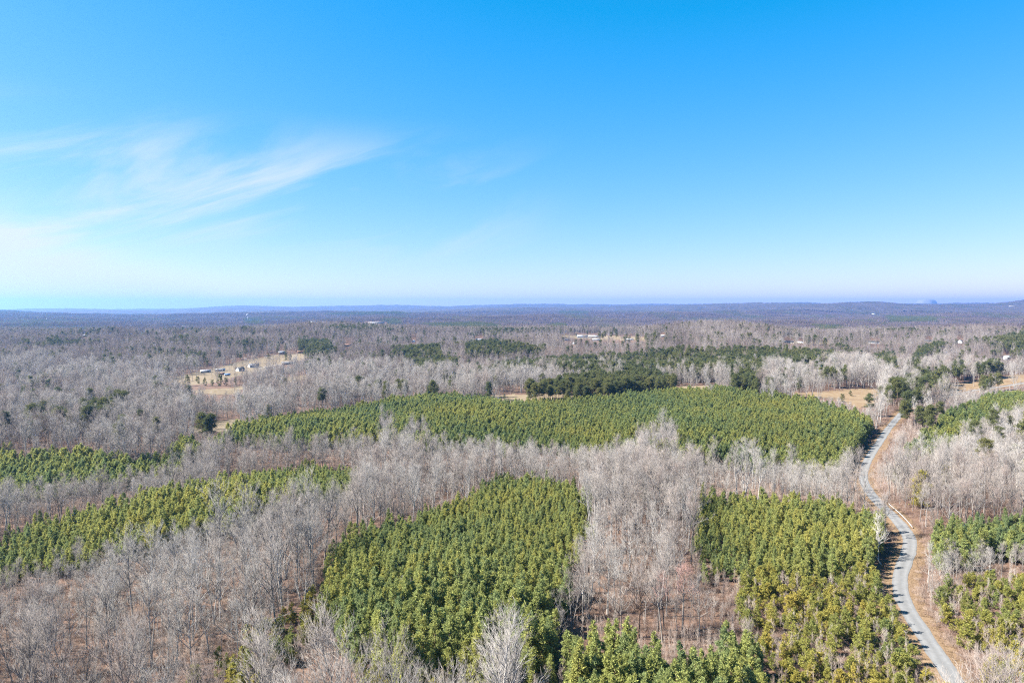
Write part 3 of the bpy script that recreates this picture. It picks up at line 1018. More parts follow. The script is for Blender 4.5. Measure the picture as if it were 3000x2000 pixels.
strip('verge', [(-5.2, 0.03, 0.9), (-4.0, 0.10, 0.4), (-2.5, 0.16, 0), (0, 0.18, 0), (2.5, 0.16, 0), (4.0, 0.10, 0.4), (5.2, 0.05, 0.6), (6.2, 0.03, 0.9)], 0, M['verge'], 'tan grassy verge along both sides of the country road')
road = strip('road', [(-2.45, 0.235, 0.26), (-1.9, 0.255, 0), (-1.5, 0.262, 0), (-1.05, 0.27, 0), (-0.6, 0.276, 0), (0, 0.285, 0), (0.6, 0.276, 0), (1.05, 0.27, 0), (1.5, 0.262, 0), (1.9, 0.255, 0), (2.45, 0.235, 0.26)], 0, M['asphalt'], 'pale grey country road winding between the pine stands')

# tyre tracks: the wheel paths are worn a little paler than the crown and the edges
ra = road.data.attributes.new('wear', 'FLOAT', 'POINT')
ra.data.foreach_set('value', np.tile(np.array([0.2, 0.55, 1.0, 0.75, 0.4, 0.1, 0.4, 0.75, 1.0, 0.55, 0.2], np.float32), len(ROAD)))
n, l = M['asphalt'].node_tree.nodes, M['asphalt'].node_tree.links
bs = [k for k in n if k.type == 'BSDF_PRINCIPLED'][0]
src = bs.inputs['Base Color'].links[0].from_socket
at = n.new('ShaderNodeAttribute')
at.attribute_name = 'wear'
mr = n.new('ShaderNodeMapRange')
mr.inputs['To Min'].default_value = 0.88
mr.inputs['To Max'].default_value = 1.14
l.new(at.outputs['Fac'], mr.inputs['Value'])
vm = n.new('ShaderNodeVectorMath')
vm.operation = 'SCALE'
l.new(src, vm.inputs[0])
l.new(mr.outputs[0], vm.inputs['Scale'])
l.new(vm.outputs[0], bs.inputs['Base Color'])

# ------------------------------------------------------------------ plant variants
P_BARE = [Proto('bare_tree', *bare_tree(10 + i, H=[24, 21, 25, 20, 22, 18, 25, 23][i], fork=[.42, .34, .50, .28, .36, .24, .54, .30][i], spread=[.29, .36, .22, .40, .33, .46, .21, .38][i],
                                        ang=[(.45, .95), (.5, 1.05), (.35, .75), (.55, 1.15), (.4, .9), (.6, 1.25), (.3, .7), (.5, 1.0)][i], limbs=[18, 20, 17, 20, 20, 20, 16, 20][i], twins=(i == 4)), M['bark'], M['twig']) for i in range(8)]
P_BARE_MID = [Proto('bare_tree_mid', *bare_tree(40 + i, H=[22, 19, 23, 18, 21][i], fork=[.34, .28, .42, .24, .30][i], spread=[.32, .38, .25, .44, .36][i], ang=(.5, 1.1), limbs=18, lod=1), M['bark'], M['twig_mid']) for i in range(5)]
P_WHITE = [Proto('pale_tree', *bare_tree(70 + i, H=20, fork=.28, spread=.30, limbs=20, ang=(.5, .95)), M['twig_white'], M['twig_white']) for i in range(2)]
P_RED = [Proto('red_tree', *bare_tree(75, H=20, fork=.52, spread=.26, limbs=20, ang=(.5, 1.0)), M['bark'], M['twig_red'])]
P_PINE = [Proto('young_pine', *young_pine(100 + i, H=[9.6, 9.0, 10.2, 8.6, 9.3, 7.8][i], rad=[1.75, 1.85, 1.6, 1.95, 1.55, 1.8][i], n=1050, per=4, size=0.38, shape=[.85, .75, .95, .72, .9, .8][i]), M['pine_bark'], M['needle']) for i in range(6)]
P_PINE_MID = [Proto('young_pine_mid', *young_pine(130 + i, H=9.3, rad=2.0, n=300, per=4, size=0.78, shape=[.85, .75, .95][i]), M['pine_bark'], M['needle_mid']) for i in range(3)]
P_YEL = [Proto('yellow_pine', *young_pine(150 + i, H=[7.2, 6.0, 8.0, 5.0, 6.6][i], rad=[2.2, 2.1, 2.0, 2.1, 2.4][i], n=900, per=4, size=0.40, base=0.04, shape=[.75, .68, .88, .62, .72][i], lop=0.3), M['pine_bark'], M['needle_yellow']) for i in range(5)]
P_TALL = [Proto('tall_pine', *tall_pine(180 + i, H=[23, 21, 24, 20][i], clear=[.5, .42, .58, .35][i], rad=[3.2, 3.0, 3.4, 3.2][i], limbs=[22, 20, 22, 24][i]), M['pine_bark'], M['needle_dark']) for i in range(4)]
P_TALL_MID = [Proto('tall_pine_mid', *tall_pine(190 + i, H=21, clear=[.35, .45][i], rad=3.3, limbs=18, lod=1), M['pine_bark'], M['needle_dark']) for i in range(2)]
P_SAP = [Proto('bare_sapling', *sapling(210 + i, H=[6.5, 5.0, 7.5, 4.2, 6.0][i], n1=[14, 12, 16, 10, 14][i]), M['sapling'], M['sapling']) for i in range(5)]
CEDAR = [Proto('cedar', *young_pine(230 + i, H=[7.5, 6.0][i], rad=[2.0, 2.3][i], n=520, per=5, size=0.4, base=0.03, shape=[.6, .45][i], lop=0.2), M['pine_bark'], M['needle_dark']) for i in range(2)]


def bare_object(name, geo, mat):
    return bpy.data.objects.new(name, geo.mesh(name, mat))


P_BUSH = [bare_object('bramble', bush(250 + i, r=[0.9, 1.2, 0.7][i], hh=[1.0, 1.4, 0.8][i]), M['brush']) for i in range(3)]
P_GRASS = [bare_object('grass', grass_tuft(260 + i), M['verge']) for i in range(2)]


# ------------------------------------------------------------------ where the plants stand
def jgrid(step, y0, y1, half, seed, side=30):
    rng = np.random.RandomState(seed)
    ny = int((y1 - y0) / step)
    xs, ys = [], []
    for i in range(ny):
        y = y0 + i * step
        w = half * y + side
        n = int(2 * w / step)
        x = -w + (np.arange(n) + rng.uniform(-0.42, 0.42, n) + 0.5 * (i % 2)) * step
        xs.append(x)
        ys.append(y + rng.uniform(-0.42, 0.42, n) * step)
    x, y = np.concatenate(xs), np.concatenate(ys)
    return x, y, terrain(x, y), rng


def clear_of(x, y, z, H, road_gap):
    """true where a plant of height H would stand on no road or field and hide neither"""
    ok = road_dist(x, y) > road_gap
    for f in (0.15, 0.45, 0.75, 1.0):
        px, py = proj(x, y, z + f * H)
        ok &= ~any_poly(px, py, ROAD_SEEN)
    for f in (0.0, 0.35, 0.7, 0.95):
        px, py = proj(x, y, z + f * H)
        ok &= ~any_poly(px, py, FIELD_POLYS) & ~any_poly(px, py, HOUSE_CLEAR)
    return ok


def inframe(x, y, z, H, mx=0, my=0):
    px, py = proj(x, y, z + 0.6 * H)
    return (px > mx) & (px < 3000 - mx) & (py < 2000 - my) & (y > 10)


def split_nearest(x, y, z, H, n=300):
    """the n that show largest in the picture, and the rest"""
    d = np.hypot(x, y) + np.where(inframe(x, y, z, H, 12, 12), 0, 1e6)
    order = np.argsort(d)
    k = min(n, int((d < 1e6).sum()))
    return order[:k], order[k:]


HALF = 0.86
# young pines ------------------------------------------------
x, y, z, rng = jgrid(2.75, 110, 900, HALF, 1)
ok = is_pine(x, y, z) & (road_dist(x, y) > 8.5)
for f in (0.5, 1.0):
    px, py = proj(x, y, z + f * 8.5)
    ok &= ~any_poly(px, py, ROAD_SEEN)
px, py = proj(x, y, z)
ok &= ~any_poly(px, py, FIELD_POLYS) & (rng.uniform(size=len(x)) < 0.96)
PX, PY, PZ = x[ok], y[ok], z[ok]
pscl = rng.uniform(0.66, 1.18, len(PX)) * (1 + 0.12 * S_mask(PX * 6, PY * 6)) * (1 + 0.24 * (1 - ss(np.hypot(PX, PY), 190, 260)))
prot = rng.uniform(0, 6.28, len(PX))

# tall pines --------------------------------------------------
x, y, z, rng = jgrid(5.6, 300, 1900, HALF, 2)
px, py = proj(x, y, z + 0.75 * 21)
loose = (rng.uniform(size=len(x)) < 0.022 + 0.05 * np.clip(S_tex(x * 2.5, y * 2.5), 0, 2) ** 2) & (np.hypot(x, y) > 430) & (y < 980) & clear_of(x, y, z, 21.0, 9.0)
lpx, lpy = proj(x, y, z + 19)
loose &= ~any_poly(lpx, lpy, PINE)
ok = (any_poly(px, py, TALL_PINE) | loose) & ~is_pine(x, y, z) & (road_dist(x, y) > 8) & (rng.uniform(size=len(x)) < 0.62)
pxb, pyb = proj(x, y, z)
ok &= ~any_poly(pxb, pyb, FIELD_POLYS[1:])
TX, TY, TZ = x[ok], y[ok], z[ok]
tscl = rng.uniform(0.75, 1.12, len(TX))
trot = rng.uniform(0, 6.28, len(TX))

# bare trees ----------------------------------------------------
def bare_ok(x, y, z, H=21.0):
    px, py = clampxy(*proj(x, y, z + 0.66 * H))
    ok = ~(any_poly(px, py, PINE) & ~any_poly(px, py, NOT_PINE))
    ok &= ~is_pine(x, y, z)
    ok &= ~any_poly(px, py, TALL_PINE) | (np.abs(np.sin(x * 12.9 + y * 78.2)) < 0.25)
    px2, py2 = clampxy(*proj(x, y, z + 0.3 * H))
    for pl in (YELLOW + BRUSH + BARE_GROUND):
        ok &= ~in_poly(px2, py2, pl) & ~in_poly(px, py, pl)
    px3, py3 = clampxy(*proj(x, y, z + 0.92 * H))
    top_in_pine = any_poly(px3, py3, PINE) & ~any_poly(px3, py3, NOT_PINE)
    near = (np.hypot(x, y) < 340) & (H > 15)
    px4, py4 = clampxy(*proj(x, y, z + 1.15 * H))
    tall_in_pine = any_poly(px4, py4, PINE) | top_in_pine
    ok &= ~top_in_pine | (np.abs(np.sin(x * 3.7 + y * 9.1)) < 0.40)
    ok &= ~near | ~tall_in_pine | ((np.abs(np.sin(x * 3.7 + y * 9.1)) < 0.15) & (x < -60))
    few = (np.abs(np.sin(x * 5.1 + y * 2.3)) < 0.07) & (np.hypot(x, y) > 800) & (H > 15)
    ok &= clear_of(x, y, z, H, 8.0) | few
    return ok


x, y, z, rng = jgrid(6.6, 105, 980, HALF, 3)
keep = rng.uniform(size=len(x)) < np.where(np.hypot(x, y) < 240, 0.88, 0.95) * np.clip(1.05 + 0.35 * S_tex(x * 4, y * 4), 0.4, 1)
ok = bare_ok(x, y, z) & keep
x2, y2, z2, rng2 = jgrid(4.3, 105, 980, HALF, 31)          # smaller trees fill in where a tall one would hide what lies behind
ok2 = bare_ok(x2, y2, z2, 9.0) & (rng2.uniform(size=len(x2)) < np.where(bare_ok(x2, y2, z2), 0.16, 0.8))
BX, BY, BZ = np.concatenate([x[ok], x2[ok2]]), np.concatenate([y[ok], y2[ok2]]), np.concatenate([z[ok], z2[ok2]])
bscl = np.concatenate([rng.uniform(0.60, 1.08, ok.sum()) * np.clip(0.98 + 0.12 * S_mask(x[ok] * 7, y[ok] * 7), 0.75, 1.15), rng2.uniform(0.30, 0.52, ok2.sum())])
bscl = bscl * (1 + 0.24 * (1 - ss(np.hypot(BX, BY), 230, 330)) * (bscl > 0.54))
brot = rng.uniform(0, 6.28, len(BX))
bidx = rng.randint(0, len(P_BARE), len(BX))
x, y, z, rng = jgrid(8.2, 980, 2300, HALF, 4)
ok = bare_ok(x, y, z)
ok2 = ~ok & bare_ok(x, y, z, 8.0)
MX, MY, MZ = np.concatenate([x[ok], x[ok2]]), np.concatenate([y[ok], y[ok2]]), np.concatenate([z[ok], z[ok2]])
mscl = np.concatenate([rng.uniform(0.7, 1.08, ok.sum()), rng.uniform(0.28, 0.42, ok2.sum())])
mever = (rng.uniform(size=len(MX)) < 0.055 + 0.16 * np.clip(S_tex(MX * 1.6, MY * 1.6), 0, 2) ** 2) & (mscl > 0.6)

# yellow-green young pines -----------------------------------
x, y, z, rng = jgrid(3.5, 108, 420, HALF, 6)
px, py = clampxy(*proj(x, y, z + 2.5))
pr = np.where(in_poly(px, py, YELLOW[0]), 0.82, np.where(in_poly(px, py, YELLOW[1]), 0.68, 0.6))
ok = any_poly(px, py, YELLOW) & (rng.uniform(size=len(x)) < pr) & (road_dist(x, y) > 4.4) & ~is_pine(x, y, z)
px2, py2 = proj(x, y, z + 4.5)
ok &= ~any_poly(px2, py2, ROAD_SEEN) & ~any_poly(px, py, BARE_GROUND)
YX, YY, YZ = x[ok], y[ok], z[ok]
yscl = rng.uniform(0.6, 1.15, len(YX))

# saplings --------------------------------------------------------
x, y, z, rng = jgrid(2.6, 106, 640, HALF, 7)
px, py = clampxy(*proj(x, y, z + 2.5))
inb, iny = any_poly(px, py, BRUSH), any_poly(px, py, YELLOW)
pr = np.where(inb, 0.85, np.where(iny, 0.42, 0.26))
ok = (rng.uniform(size=len(x)) < pr) & ~is_pine(x, y, z) & clear_of(x, y, z, 5.0, 5.5) & ~any_poly(px, py, BARE_GROUND)
AX, AY, AZ_ = x[ok], y[ok], z[ok]
ascl = rng.uniform(0.65, 1.45, len(AX))

# ------------------------------------------------------------------ labels by the place a plant stands in
def stand_of(px, py, spots, default):
    for phrase, poly in spots:
        if in_poly(np.array(px), np.array(py), poly):
            return phrase
    return default


ORD = 'first second third fourth fifth sixth seventh eighth ninth tenth eleventh twelfth thirteenth fourteenth fifteenth sixteenth seventeenth eighteenth nineteenth twentieth'.split()


def put_individuals(sel, X, Y, Z, scl, protos, idx, name, cat, what, where, rng, H):
    """what: the plant in two or three words; where(px, py): the stand it belongs to. A label names size, row and place from the left."""
    sel = np.asarray(sel)
    px, py = proj(X[sel], Y[sel], Z[sel] + 0.6 * H)
    stands = [where(float(a), float(b)) for a, b in zip(px, py)]
    sz = np.digitize(scl[sel], np.quantile(scl[sel], [0.33, 0.67]))
    row = np.zeros(len(sel), int)
    for st in set(stands):
        m = np.array([t == st for t in stands])
        row[m] = np.digitize(py[m], np.quantile(py[m], [0.2, 0.4, 0.6, 0.8]))
    buckets = {}
    for k in range(len(sel)):
        buckets.setdefault((stands[k], row[k], sz[k]), []).append(k)
    rows = ('backmost row', 'rear rows', 'middle rows', 'forward rows', 'frontmost row')
    sizes = ('small', 'medium', 'tall')
    for (st, rw, sn), ks in buckets.items():
        ks.sort(key=lambda k: px[k])
        for j, k in enumerate(ks):
            i = sel[k]
            pl = '' if len(ks) == 1 else (ORD[j] + ' from left, ' if j < len(ORD) else ORD[min(19, len(ks) - 1 - j)] + ' from right, ')
            s_ = scl[i]
            place(protos[idx[i] % len(protos)], name, (X[i], Y[i], Z[i] - 0.05), rng.uniform(0, 6.28), (s_ * rng.uniform(0.92, 1.08), s_ * rng.uniform(0.92, 1.08), s_),
                  sizes[sn] + ' ' + what + ', ' + pl + rows[rw] + ' ' + st, cat, what + 's ' + st)


rng = np.random.RandomState(77)
PINE_SPOTS = [('of the big middle stand', PINE[0]), ('of the stand beside the road', PINE[1]), ('of the bottom edge stand', PINE[8]), ('of the stand across the road', PINE[7])]
pidx = rng.randint(0, 6, len(PX))
near, rest = split_nearest(PX, PY, PZ, 9.3)
put_individuals(near, PX, PY, PZ, pscl, P_PINE, pidx, 'young_pine', 'pine tree', 'green young pine', lambda a, b: stand_of(a, b, PINE_SPOTS, 'of the scattered young pines'), rng, 9.3)
d = np.hypot(PX[rest], PY[rest])
scatter('young_pine_plantation', [p.whole for p in P_PINE] + [p.whole for p in P_PINE_MID], np.stack([PX[rest], PY[rest], PZ[rest]], 1), prot[rest], pscl[rest], np.where(d < 420, pidx[rest] % 6, 6 + pidx[rest] % 3), 'dense blocks of young green pines beyond the nearest ones', 'pine plantation')

tidx = rng.randint(0, 4, len(TX))
near, rest = split_nearest(TX, TY, TZ, 21, 285)
put_individuals(near, TX, TY, TZ, tscl, P_TALL, tidx, 'tall_pine', 'pine tree', 'dark mature pine',
                lambda a, b: 'beside the road bend' if a > 2580 else 'of the belt right of centre' if a > 1950 else 'of the belt behind the field' if a > 1350 else 'in the grey woods', rng, 21)
scatter('mature_pine_wood', [p.whole for p in P_TALL_MID], np.stack([TX[rest], TY[rest], TZ[rest]], 1), trot[rest], tscl[rest], tidx[rest] % 2, 'dark mature pines standing farther off in the woods', 'pine wood')

near, rest = split_nearest(BX, BY, BZ, 21, 290)
put_individuals(near, BX, BY, BZ, bscl, P_BARE, bidx, 'bare_tree', 'tree', 'leafless grey tree',
                lambda a, b: 'of the lower left grove' if a < 560 else 'beside the brown clearing' if a < 1000 else 'between the pine stands' if a < 2200 else 'across the road', rng, 21)
scatter('bare_woods', [p.whole for p in P_BARE], np.stack([BX[rest], BY[rest], BZ[rest]], 1), brot[rest], bscl[rest], bidx[rest], 'grey leafless woods between and behind the pine stands', 'woods')
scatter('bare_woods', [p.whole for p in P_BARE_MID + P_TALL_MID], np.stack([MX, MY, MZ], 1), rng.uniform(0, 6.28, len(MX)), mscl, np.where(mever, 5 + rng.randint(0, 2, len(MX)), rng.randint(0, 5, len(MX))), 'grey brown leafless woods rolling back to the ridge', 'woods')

yidx = rng.randint(0, 5, len(YX))
near, rest = split_nearest(YX, YY, YZ, 5)
put_individuals(near, YX, YY, YZ, yscl, P_YEL, yidx, 'yellow_pine', 'pine tree', 'yellow green bushy pine',
                lambda a, b: 'near the road' if 2100 < a < 2760 and in_poly(np.array(a), np.array(b), YELLOW[0]) else 'across the road' if a > 2700 else 'by the clearing', rng, 5)
scatter('yellow_pine_thicket', [p.whole for p in P_YEL], np.stack([YX[rest], YY[rest], YZ[rest]], 1), rng.uniform(0, 6.28, len(rest)), yscl[rest], yidx[rest], 'more bushy yellow green young pines in the mixed thicket', 'thicket')

aidx = rng.randint(0, 5, len(AX))
near, rest = split_nearest(AX, AY, AZ_, 5)
put_individuals(near, AX, AY, AZ_, ascl, P_SAP, aidx, 'bare_sapling', 'sapling', 'pale leafless sapling',
                lambda a, b: 'in the lower left grove' if a < 1000 else 'in the central brush' if a < 2130 else 'among yellow pines' if a < 2740 else 'across the road', rng, 5)
scatter('sapling_thicket', [p.whole for p in P_SAP], np.stack([AX[rest], AY[rest], AZ_[rest]], 1), rng.uniform(0, 6.28, len(rest)), ascl[rest], aidx[rest], 'thin leafless saplings filling the gaps of the woods', 'thicket')

# bramble and dead grass on the near ground
x, y, z, rng = jgrid(2.1, 100, 560, HALF, 8)
ok = (road_dist(x, y) > 4.6) & ~is_pine(x, y, z) & (rng.uniform(size=len(x)) < 0.85 + 0.25 * S_near(x * 5, y * 5))
px, py = proj(x, y, z)
ok &= ~any_poly(px, py, FIELD_POLYS) & ~(any_poly(px, py, BARE_GROUND) & (rng.uniform(size=len(x)) < 0.6))
scatter('bramble_undergrowth', P_BUSH, np.stack([x[ok], y[ok], z[ok]], 1), rng.uniform(0, 6.28, ok.sum()), rng.uniform(0.7, 1.9, ok.sum()), rng.randint(0, 3, ok.sum()), 'low pinkish brown bramble and brush on the woodland floor', 'undergrowth')
gs = []
for k in range(3):
    t = rng.randint(0, len(ROAD) - 1, 4200)
    tn = ROAD[t + 1] - ROAD[t]
    tn /= np.linalg.norm(tn, axis=1, keepdims=True)
    off = np.where(rng.uniform(size=4200) < 0.4, -1, 1) * rng.uniform(2.7, 6.5, 4200)
    gs.append(ROAD[t] + np.stack([tn[:, 1], -tn[:, 0]], 1) * off[:, None])
gs = np.vstack(gs)
gz = terrain(gs[:, 0], gs[:, 1]) + 0.04
scatter('verge_grass', P_GRASS, np.concatenate([gs, gz[:, None]], 1), rng.uniform(0, 6.28, len(gs)), rng.uniform(0.5, 1.3, len(gs)), rng.randint(0, 2, len(gs)), 'tufts of dry tan grass along the road verges', 'grass')

# ------------------------------------------------------------------ far woods: plots of trees beyond 2.2 km
def plot(seed, size=46.0, n=26, ever=0.06, hmin=14, hmax=22):
    rng = np.random.RandomState(seed)
    cg, eg = Geo(), Geo()
    for i in range(n):
        c = np.array([rng.uniform(-size / 2, size / 2), rng.uniform(-size / 2, size / 2), 0])
        H = rng.uniform(hmin, hmax)
        if rng.uniform() < ever:
            k = 46
            ph, u = rng.uniform(0, 6.28, k), rng.uniform(0.3, 1, k)
            rr = 3.0 * np.sqrt(np.clip(1.05 - (u * 1.5 - 0.6) ** 2, 0.05, 1)) * rng.uniform(0.4, 1, k)
            P = c + np.stack([np.cos(ph) * rr, np.sin(ph) * rr, u * H], 1)
            D = np.stack([np.cos(ph), np.sin(ph), np.ones(k) * 0.7], 1)
            tufts(eg, P, D, 1.8, 2, rng, width=0.7, N=D)
        else:
            tubes(cg, np.array([[c - [0, 0, 2], c + [0, 0, H * 0.8]]]), np.array([[0.25, 0.08]]), 3)
            k = 70
            ph, u = rng.uniform(0, 6.28, k), rng.uniform(0.3, 0.8, k)
            P0 = c + np.stack([np.cos(ph) * 0.8, np.sin(ph) * 0.8, u * H], 1)
            D = np.stack([np.cos(ph), np.sin(ph), rng.uniform(0.3, 1.4, k)], 1)
            D /= np.linalg.norm(D, axis=1, keepdims=True)
            cones(cg, P0 + D * rng.uniform(0, 2, (k, 1)), P0 + D * rng.uniform(2.5, 5.5, (k, 1)), 0.11)
    V0, F0 = cg.arrays() if cg.n else (np.zeros((0, 3)), np.zeros((0, 3), int))
    V1, F1 = eg.arrays() if eg.n else (np.zeros((0, 3)), np.zeros((0, 3), int))
    me = make_mesh('plot', np.vstack([V0, V1]), np.vstack([F0, F1 + len(V0)]), [M['twig_far'], M['needle_dark']], np.concatenate([np.zeros(len(F0)), np.ones(len(F1))]))
    return bpy.data.objects.new('plot', me)


PLOTS = [plot(300 + i, ever=[0.03, 0.09, 0.22, 0.55, 0.97, 0.97][i]) for i in range(6)]
EVER_FAR = [
    [(330, 985), (430, 980), (700, 972), (860, 975), (830, 990), (690, 1000), (430, 990)],
    [(320, 968), (410, 964), (400, 974), (320, 974)],
    [(720, 932), (760, 930), (765, 945), (720, 945)],
    [(1125, 932), (1170, 932), (1170, 948), (1125, 948)],
    [(990, 955), (1070, 952), (1070, 965), (960, 972)],
    [(1250, 948), (1400, 945), (1490, 955), (1480, 968), (1270, 962)],
    [(950, 918), (1160, 912), (1200, 918), (1000, 922)],
    [(1640, 910), (1730, 912), (1720, 918), (1640, 916)],
    [(2600, 925), (2740, 928), (2740, 940), (2610, 942)],
    [(2390, 950), (2460, 952), (2460, 972), (2400, 970)],
    [(1620, 948), (1650, 945), (1650, 965), (1600, 965)],
]
HALLS = unproj([892, 920, 950, 1103, 1095, 2985, 2560, 545, 515], [938, 941, 944, 943, 950, 896, 918, 954, 954], 9.0)
x, y, z, rng = jgrid(42.0, 2260, 9800, HALF, 9)
px, py = proj(x, y, z + 14)
ever = any_poly(px, py, EVER_FAR)
idx = np.where(ever, 4 + rng.randint(0, 2, len(x)), np.clip(np.round(0.9 + 1.0 * S_mask(x * 1.3, y * 0.8) + rng.normal(scale=0.7, size=len(x))), 0, 3)).astype(int)
pxb, pyb = proj(x, y, z)
ok = ~any_poly(pxb, pyb, FIELD_POLYS)
for hp in HALLS:
    rh = math.hypot(hp[0], hp[1])
    al = (x * hp[0] + y * hp[1]) / rh - rh
    ac = np.abs(x * hp[1] - y * hp[0]) / rh
    ok &= ~((al > -rh * 0.045) & (al < 60) & (ac < 0.018 * rh))
scatter('distant_woods', PLOTS, np.stack([x, y, z - 0.3], 1)[ok], rng.randint(0, 4, ok.sum()) * math.pi / 2, np.stack([np.full(ok.sum(), 1.0), np.full(ok.sum(), 1.0), rng.uniform(0.85, 1.15, ok.sum())], 1), idx[ok], 'blue grey woods in the hazy distance', 'woods')

# beyond that the canopy is one uneven sheet
fa = np.radians(np.arange(-50, 50.01, 0.11))
fr = np.geomspace(8800, 20300, 260)
A2, R2 = np.meshgrid(fa, fr)
X2, Y2 = R2 * np.sin(A2), R2 * np.cos(A2)
rng = np.random.RandomState(12)
Z2 = terrain(X2, Y2) + 8 + rng.uniform(0, 9, X2.shape) * np.where(rng.uniform(size=X2.shape) < 0.7, 1, 1.6)
id2 = np.arange(X2.size).reshape(X2.shape)
f2 = np.stack([id2[:-1, :-1], id2[1:, :-1], id2[1:, 1:], id2[:-1, 1:]], -1).reshape(-1, 4)[:, ::-1]
o = link(bpy.data.objects.new('far_forest', make_mesh('far_forest', np.stack([X2.ravel(), Y2.ravel(), Z2.ravel()], 1), [f2], M['canopy'])))
tag(o, 'blue hazy forest running out to the horizon', 'forest', kind='stuff')

# flat-topped mountain on the horizon
mx0 = 1500
mc = np.array([18800 * (2713 - 1500) / 2000, 18800.0])
prof = [(0, 1.0), (0.30, 1.0), (0.52, 0.97), (0.68, 0.84), (0.80, 0.55), (0.95, 0.28), (1.25, 0.0)]
V, F = [], []
NA = 40
for rr_, hh_ in prof:
    for a in range(NA):
        an = a * 2 * math.pi / NA
        j = 1 + 0.05 * math.sin(3 * an + 1) + 0.03 * math.sin(7 * an)
        V.append((mc[0] + 350 * rr_ * j * math.cos(an), mc[1] + 260 * rr_ * j * math.sin(an), 20 + 272 * hh_ * (1 + (0.008 * math.sin(5 * an) if rr_ > 0 else 0))))
for i in range(len(prof) - 1):
    for a in range(NA):
        b = (a + 1) % NA
        F.append((i * NA + a, (i + 1) * NA + a, (i + 1) * NA + b, i * NA + b))
o = link(bpy.data.objects.new('mountain', make_mesh('mountain', V, [np.array(F)], M['mesa'], smooth_shade=True)))
tag(o, 'pale flat topped mountain on the horizon', kind='structure')

# ------------------------------------------------------------------ single trees one can pick out
def at_px(px, py):
    p = unproj(px, py)[0]
    return p


def single(proto, name, px, py, scale, label, cat='tree', rz=0.0, tilt=None, sink=0.1):
    p = at_px(px, py)
    e = place(proto, name, (p[0], p[1], p[2] - sink), rz, scale, label, cat, None)
    if tilt:
        e.rotation_euler = (tilt[0], tilt[1], rz)
    return e


UMB = Proto('umbrella_pine', *tall_pine(501, H=20, clear=.42, rad=4.2, limbs=20, flat=True), M['pine_bark'], M['needle_dark'])
OLD = Proto('shaggy_pine', *tall_pine(502, H=18, clear=.12, rad=3.4, limbs=30), M['pine_bark'], M['needle_yellow'])
single(UMB, 'umbrella_pine', 2548, 1222, 1.0, 'lone umbrella crowned pine between the orange field and the road', 'pine tree')
single(OLD, 'shaggy_pine', 2695, 1490, 1.0, 'shaggy olive pine standing alone right of the guardrail', 'pine tree')
single(OLD, 'shaggy_pine', 2630, 1420, 0.7, 'smaller olive pine behind the bend above the guardrail', 'pine tree', rz=2.0)
single(OLD, 'shaggy_pine', 2765, 1440, 0.75, 'olive pine in bare woods farther right of the guardrail', 'pine tree', rz=1.0)
single(OLD, 'shaggy_pine', 1888, 1470, 0.55, 'small dark pine standing alone amid the central bare grove', 'pine tree', rz=3.0)
single(P_TALL[3], 'edge_pine', 2275, 1390, 0.62, 'dark pine at the lower edge of the far plantation', 'pine tree')
single(P_WHITE[0], 'sycamore', 2573, 1640, 0.80, 'pale whitish leafless tree leaning over the road bend', 'tree', rz=0.6, tilt=(0, 0.10))
single(P_WHITE[1], 'sycamore', 2583, 1655, 0.62, 'pale low spreading tree bent far out towards the road', 'tree', rz=2.2, tilt=(0.15, 0.75))
single(P_WHITE[0], 'sycamore', 2718, 1224, 1.05, 'pale full crowned leafless tree right of the far road bend', 'tree', rz=1.4)
single(P_WHITE[1], 'sycamore', 2680, 1226, 0.9, 'pale leafless tree leaning left beside the far road bend', 'tree', rz=0.3, tilt=(0, -0.22))
single(P_RED[0], 'red_maple', 2000, 1862, 0.96, 'leafless maple with reddish budding crown in the central grove', 'tree', rz=0.5)
single(P_RED[0], 'red_maple', 1945, 1845, 0.80, 'slimmer reddish budding maple left of the big red crown', 'tree', rz=2.9)
dark_bare = Proto('dark_tree', *bare_tree(77, H=22, fork=.34, spread=.30, limbs=20, thick=1.2, ang=(.45, .85)), M['pine_bark'], M['twig'])
single(dark_bare, 'dark_trunk_tree', 1872, 1868, 0.9, 'leafless tree with dark forked trunk left of the red maples', 'tree')
single(CEDAR[1], 'cedar', 1447, 1166, 0.8, 'dark cedar at the left end of the tan field', 'cedar')
single(CEDAR[0], 'cedar', 1478, 1169, 0.8, 'slim dark cedar standing in the open tan field', 'cedar')
single(CEDAR[1], 'cedar', 2468, 1178, 1.25, 'dark rounded cedar at the edge of the orange field', 'cedar')
single(CEDAR[1], 'cedar', 2492, 1160, 0.9, 'small dark cedar in the middle of the orange field', 'cedar', rz=1)
